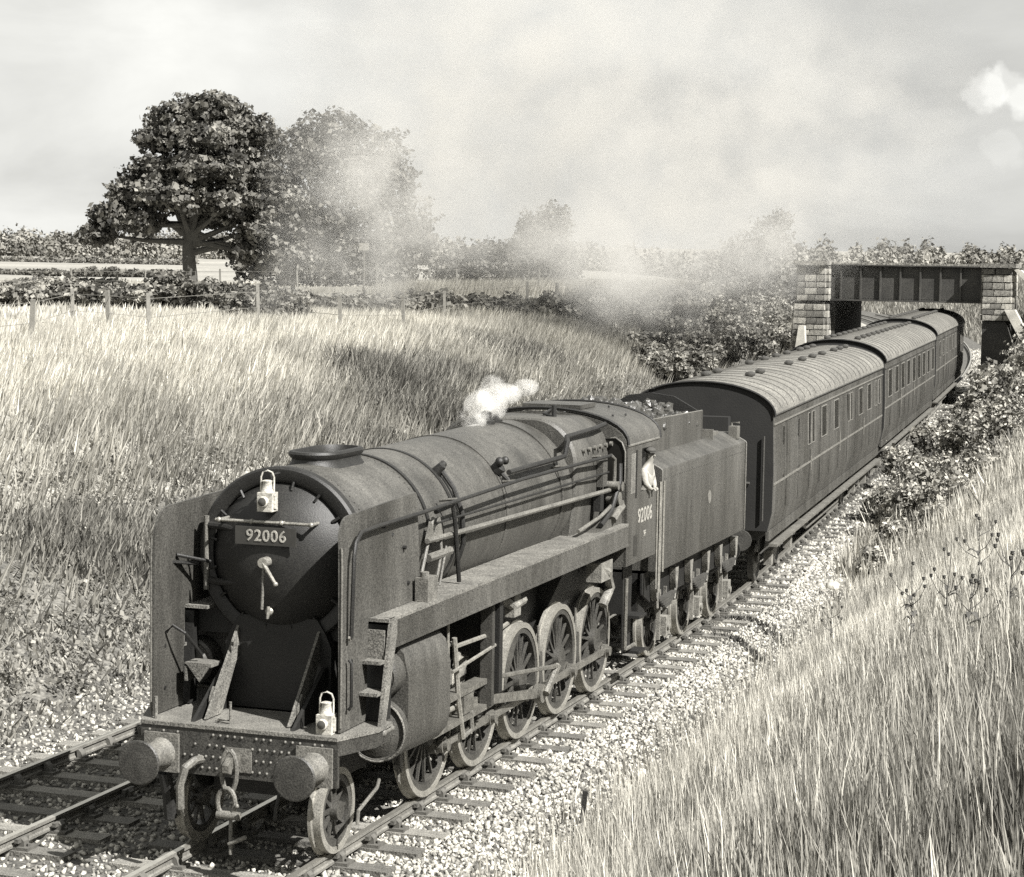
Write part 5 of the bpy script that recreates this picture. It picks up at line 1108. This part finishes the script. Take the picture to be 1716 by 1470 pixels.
# curved light cable trough near the bridge
P3 = [pt(1605, 668), pt(1640, 660), pt(1665, 648), pt(1682, 632)]
q = B(); q.tube([(p[0], p[1], float(h(*p))+.25) for p in P3], .05, 8); q.obj('curved_pipe', MT['stone2'], None, label='pale curved pipe on the ground beside the right bridge pier', cat='pipe')
# timber fence panel beyond the arch
fx, fy = float(xc(112))-5.5, 112.0; E = empty('timber_fence', (fx, fy, float(h(fx, fy)))); tag(E, 'pale vertical board fence seen through the bridge opening', 'fence')
for k in range(9):
    q = B(); q.box(k*.42-.19, k*.42+.19, -.02, .02, 0, 1.9+random.uniform(-.05, .05)); q.obj('board', MT['stone'], E)

# ------------------------------------------------------------------ steam and smoke
def puff_volume(name, c, half, expr_lobes, dens, noise_scale, label, color=.95, thr=.42, soft=.18, detail=4, cat='smoke', aniso=.0, absorb=(0, 0, 0)):
    q = B(); q.box(-half[0], half[0], -half[1], half[1], -half[2], half[2]); M = bpy.data.materials.new(name); M.use_nodes = True; t = M.node_tree; t.nodes.clear()
    n = t.nodes.new; l = t.links.new; o = n('ShaderNodeOutputMaterial'); pv = n('ShaderNodeVolumePrincipled'); l(pv.outputs[0], o.inputs['Volume'])
    pv.inputs['Color'].default_value = (color, color*.985, color*.94, 1); pv.inputs['Anisotropy'].default_value = aniso
    tc = n('ShaderNodeTexCoord'); tot = None
    for (x, y, z, rx, ry, rz, a) in expr_lobes:
        mp1 = n('ShaderNodeMapping'); mp1.vector_type = 'POINT'; mp1.inputs['Scale'].default_value = (1/rx, 1/ry, 1/rz); mp1.inputs['Location'].default_value = (-x/rx, -y/ry, -z/rz); l(tc.outputs['Object'], mp1.inputs[0])
        ln_ = n('ShaderNodeVectorMath'); ln_.operation = 'LENGTH'; l(mp1.outputs[0], ln_.inputs[0])
        mr = n('ShaderNodeMapRange'); mr.interpolation_type = 'SMOOTHSTEP'; mr.inputs[1].default_value = 1.0; mr.inputs[2].default_value = .1; mr.inputs[3].default_value = 0; mr.inputs[4].default_value = a; l(ln_.outputs['Value'], mr.inputs[0])
        if tot is None: tot = mr.outputs[0]
        else:
            mx = n('ShaderNodeMath'); mx.operation = 'ADD'; l(tot, mx.inputs[0]); l(mr.outputs[0], mx.inputs[1]); tot = mx.outputs[0]
    nz = n('ShaderNodeTexNoise'); nz.inputs['Scale'].default_value = noise_scale; nz.inputs['Detail'].default_value = detail; nz.inputs['Roughness'].default_value = .6; l(tc.outputs['Object'], nz.inputs['Vector'])
    sb = n('ShaderNodeMapRange'); sb.interpolation_type = 'SMOOTHSTEP'; sb.inputs[1].default_value = thr; sb.inputs[2].default_value = thr+soft; l(nz.outputs[0], sb.inputs[0])
    mu = n('ShaderNodeMath'); mu.operation = 'MULTIPLY'; l(tot, mu.inputs[0]); l(sb.outputs[0], mu.inputs[1])
    m2 = n('ShaderNodeMath'); m2.operation = 'MULTIPLY'; l(mu.outputs[0], m2.inputs[0]); m2.inputs[1].default_value = dens; l(m2.outputs[0], pv.inputs['Density'])
    ob = q.obj(name, M, None, smooth=0, kind='stuff', label=label, cat=cat); ob.location = c; return ob
puff_volume('safety_valve_steam', (-.05, 7.1, 4.4), (.9, 2.4, .6), [(0, -.85, -.26, .28, .55, .17, 1), (0, -.25, -.14, .30, .45, .26, 1.1), (-.02, .05, .02, .22, .32, .27, 1), (-.1, .75, -.04, .26, .42, .17, 1), (.0, 1.35, .03, .2, .4, .14, .8)], 80, 1.9, 'white puff of steam blowing off the safety valves', .90, .44, .12, 7, 'steam')
PC = Vector(CAM)+(r_*((950-858)/3597.96)+u_*((735-270)/3597.96)+f_)*93
def plume(px, py, d, rl, rdp, rz, a):
    p = Vector(CAM)+(r_*((px-858)/3597.96)+u_*((735-py)/3597.96)+f_)*d-PC; return (p.x, p.y, p.z, rl, rdp, rz, a)
puff_volume('smoke_plume', PC, (27, 22, 13.5), [plume(1000, 250, 95, 16, 13, 11, .6), plume(650, 310, 86, 4.6, 9, 5.6, 1.2), plume(590, 420, 84, 2.6, 8, 3.6, .9), plume(740, 290, 90, 5.5, 9, 5.5, 1.0), plume(1130, 400, 92, 8.5, 9, 4.6, 3.0), plume(900, 90, 94, 14, 12, 9, .7), plume(560, 480, 80, 2.6, 8, 2.0, .8), plume(1330, 230, 98, 11, 10, 9, .6), plume(1040, 430, 84, 3.4, 7, 3.4, 3.2), plume(830, 400, 90, 5, 8, 2.6, .2)],
    .17, .42, 'broad drifting veil of grey engine smoke over the far bank and trees', .66, .42, .18, 9)
# rivet rows on the engine and tender
def rivet_rows(par, pts, r=.009):
    q = B()
    for p in pts: bmesh.ops.create_icosphere(q.b, subdivisions=1, radius=r, matrix=Matrix.Translation(p))
    o = q.obj('rivets', MT['loco'], par, kind='stuff'); return o
pp = []
for y in (.62, 2.18):
    for k in range(46):
        a = math.radians(-30+k*5.3); pp.append((.942*math.cos(a), y, ZC+.942*math.sin(a)))
rivet_rows(bpy.data.objects['smokebox'], pp, .012)
pp = [(1.312, .35+.16*k, z) for k in range(56) for z in (2.42, 2.20)]; rivet_rows(LO, pp)
pp = [(1.252, y, 1.6+.09*k) for k in range(16) for y in (11.33, 16.87, 13.15, 15.0)]+[(1.252, 11.33+.11*k, 1.56) for k in range(51)]+[(1.252, 11.33+.11*k, 2.92) for k in range(51)]; rivet_rows(TE, pp, .010)
pp = [(1.277, 9.3+.09*k, 1.90) for k in range(17)]+[(1.277, 9.3, 1.95+.09*k) for k in range(18)]; rivet_rows(LO, pp)
for k in range(16):     # clamps round the smokebox door
    a = 2*math.pi*(k+.5)/16; q = B(); c_, s_ = math.cos(a), math.sin(a); q.tube([(.83*c_, .32, ZC+.83*s_), (.74*c_, .30, ZC+.74*s_)], .016, 5); q.obj('door_clamp', MT['loco_dark'], dr)
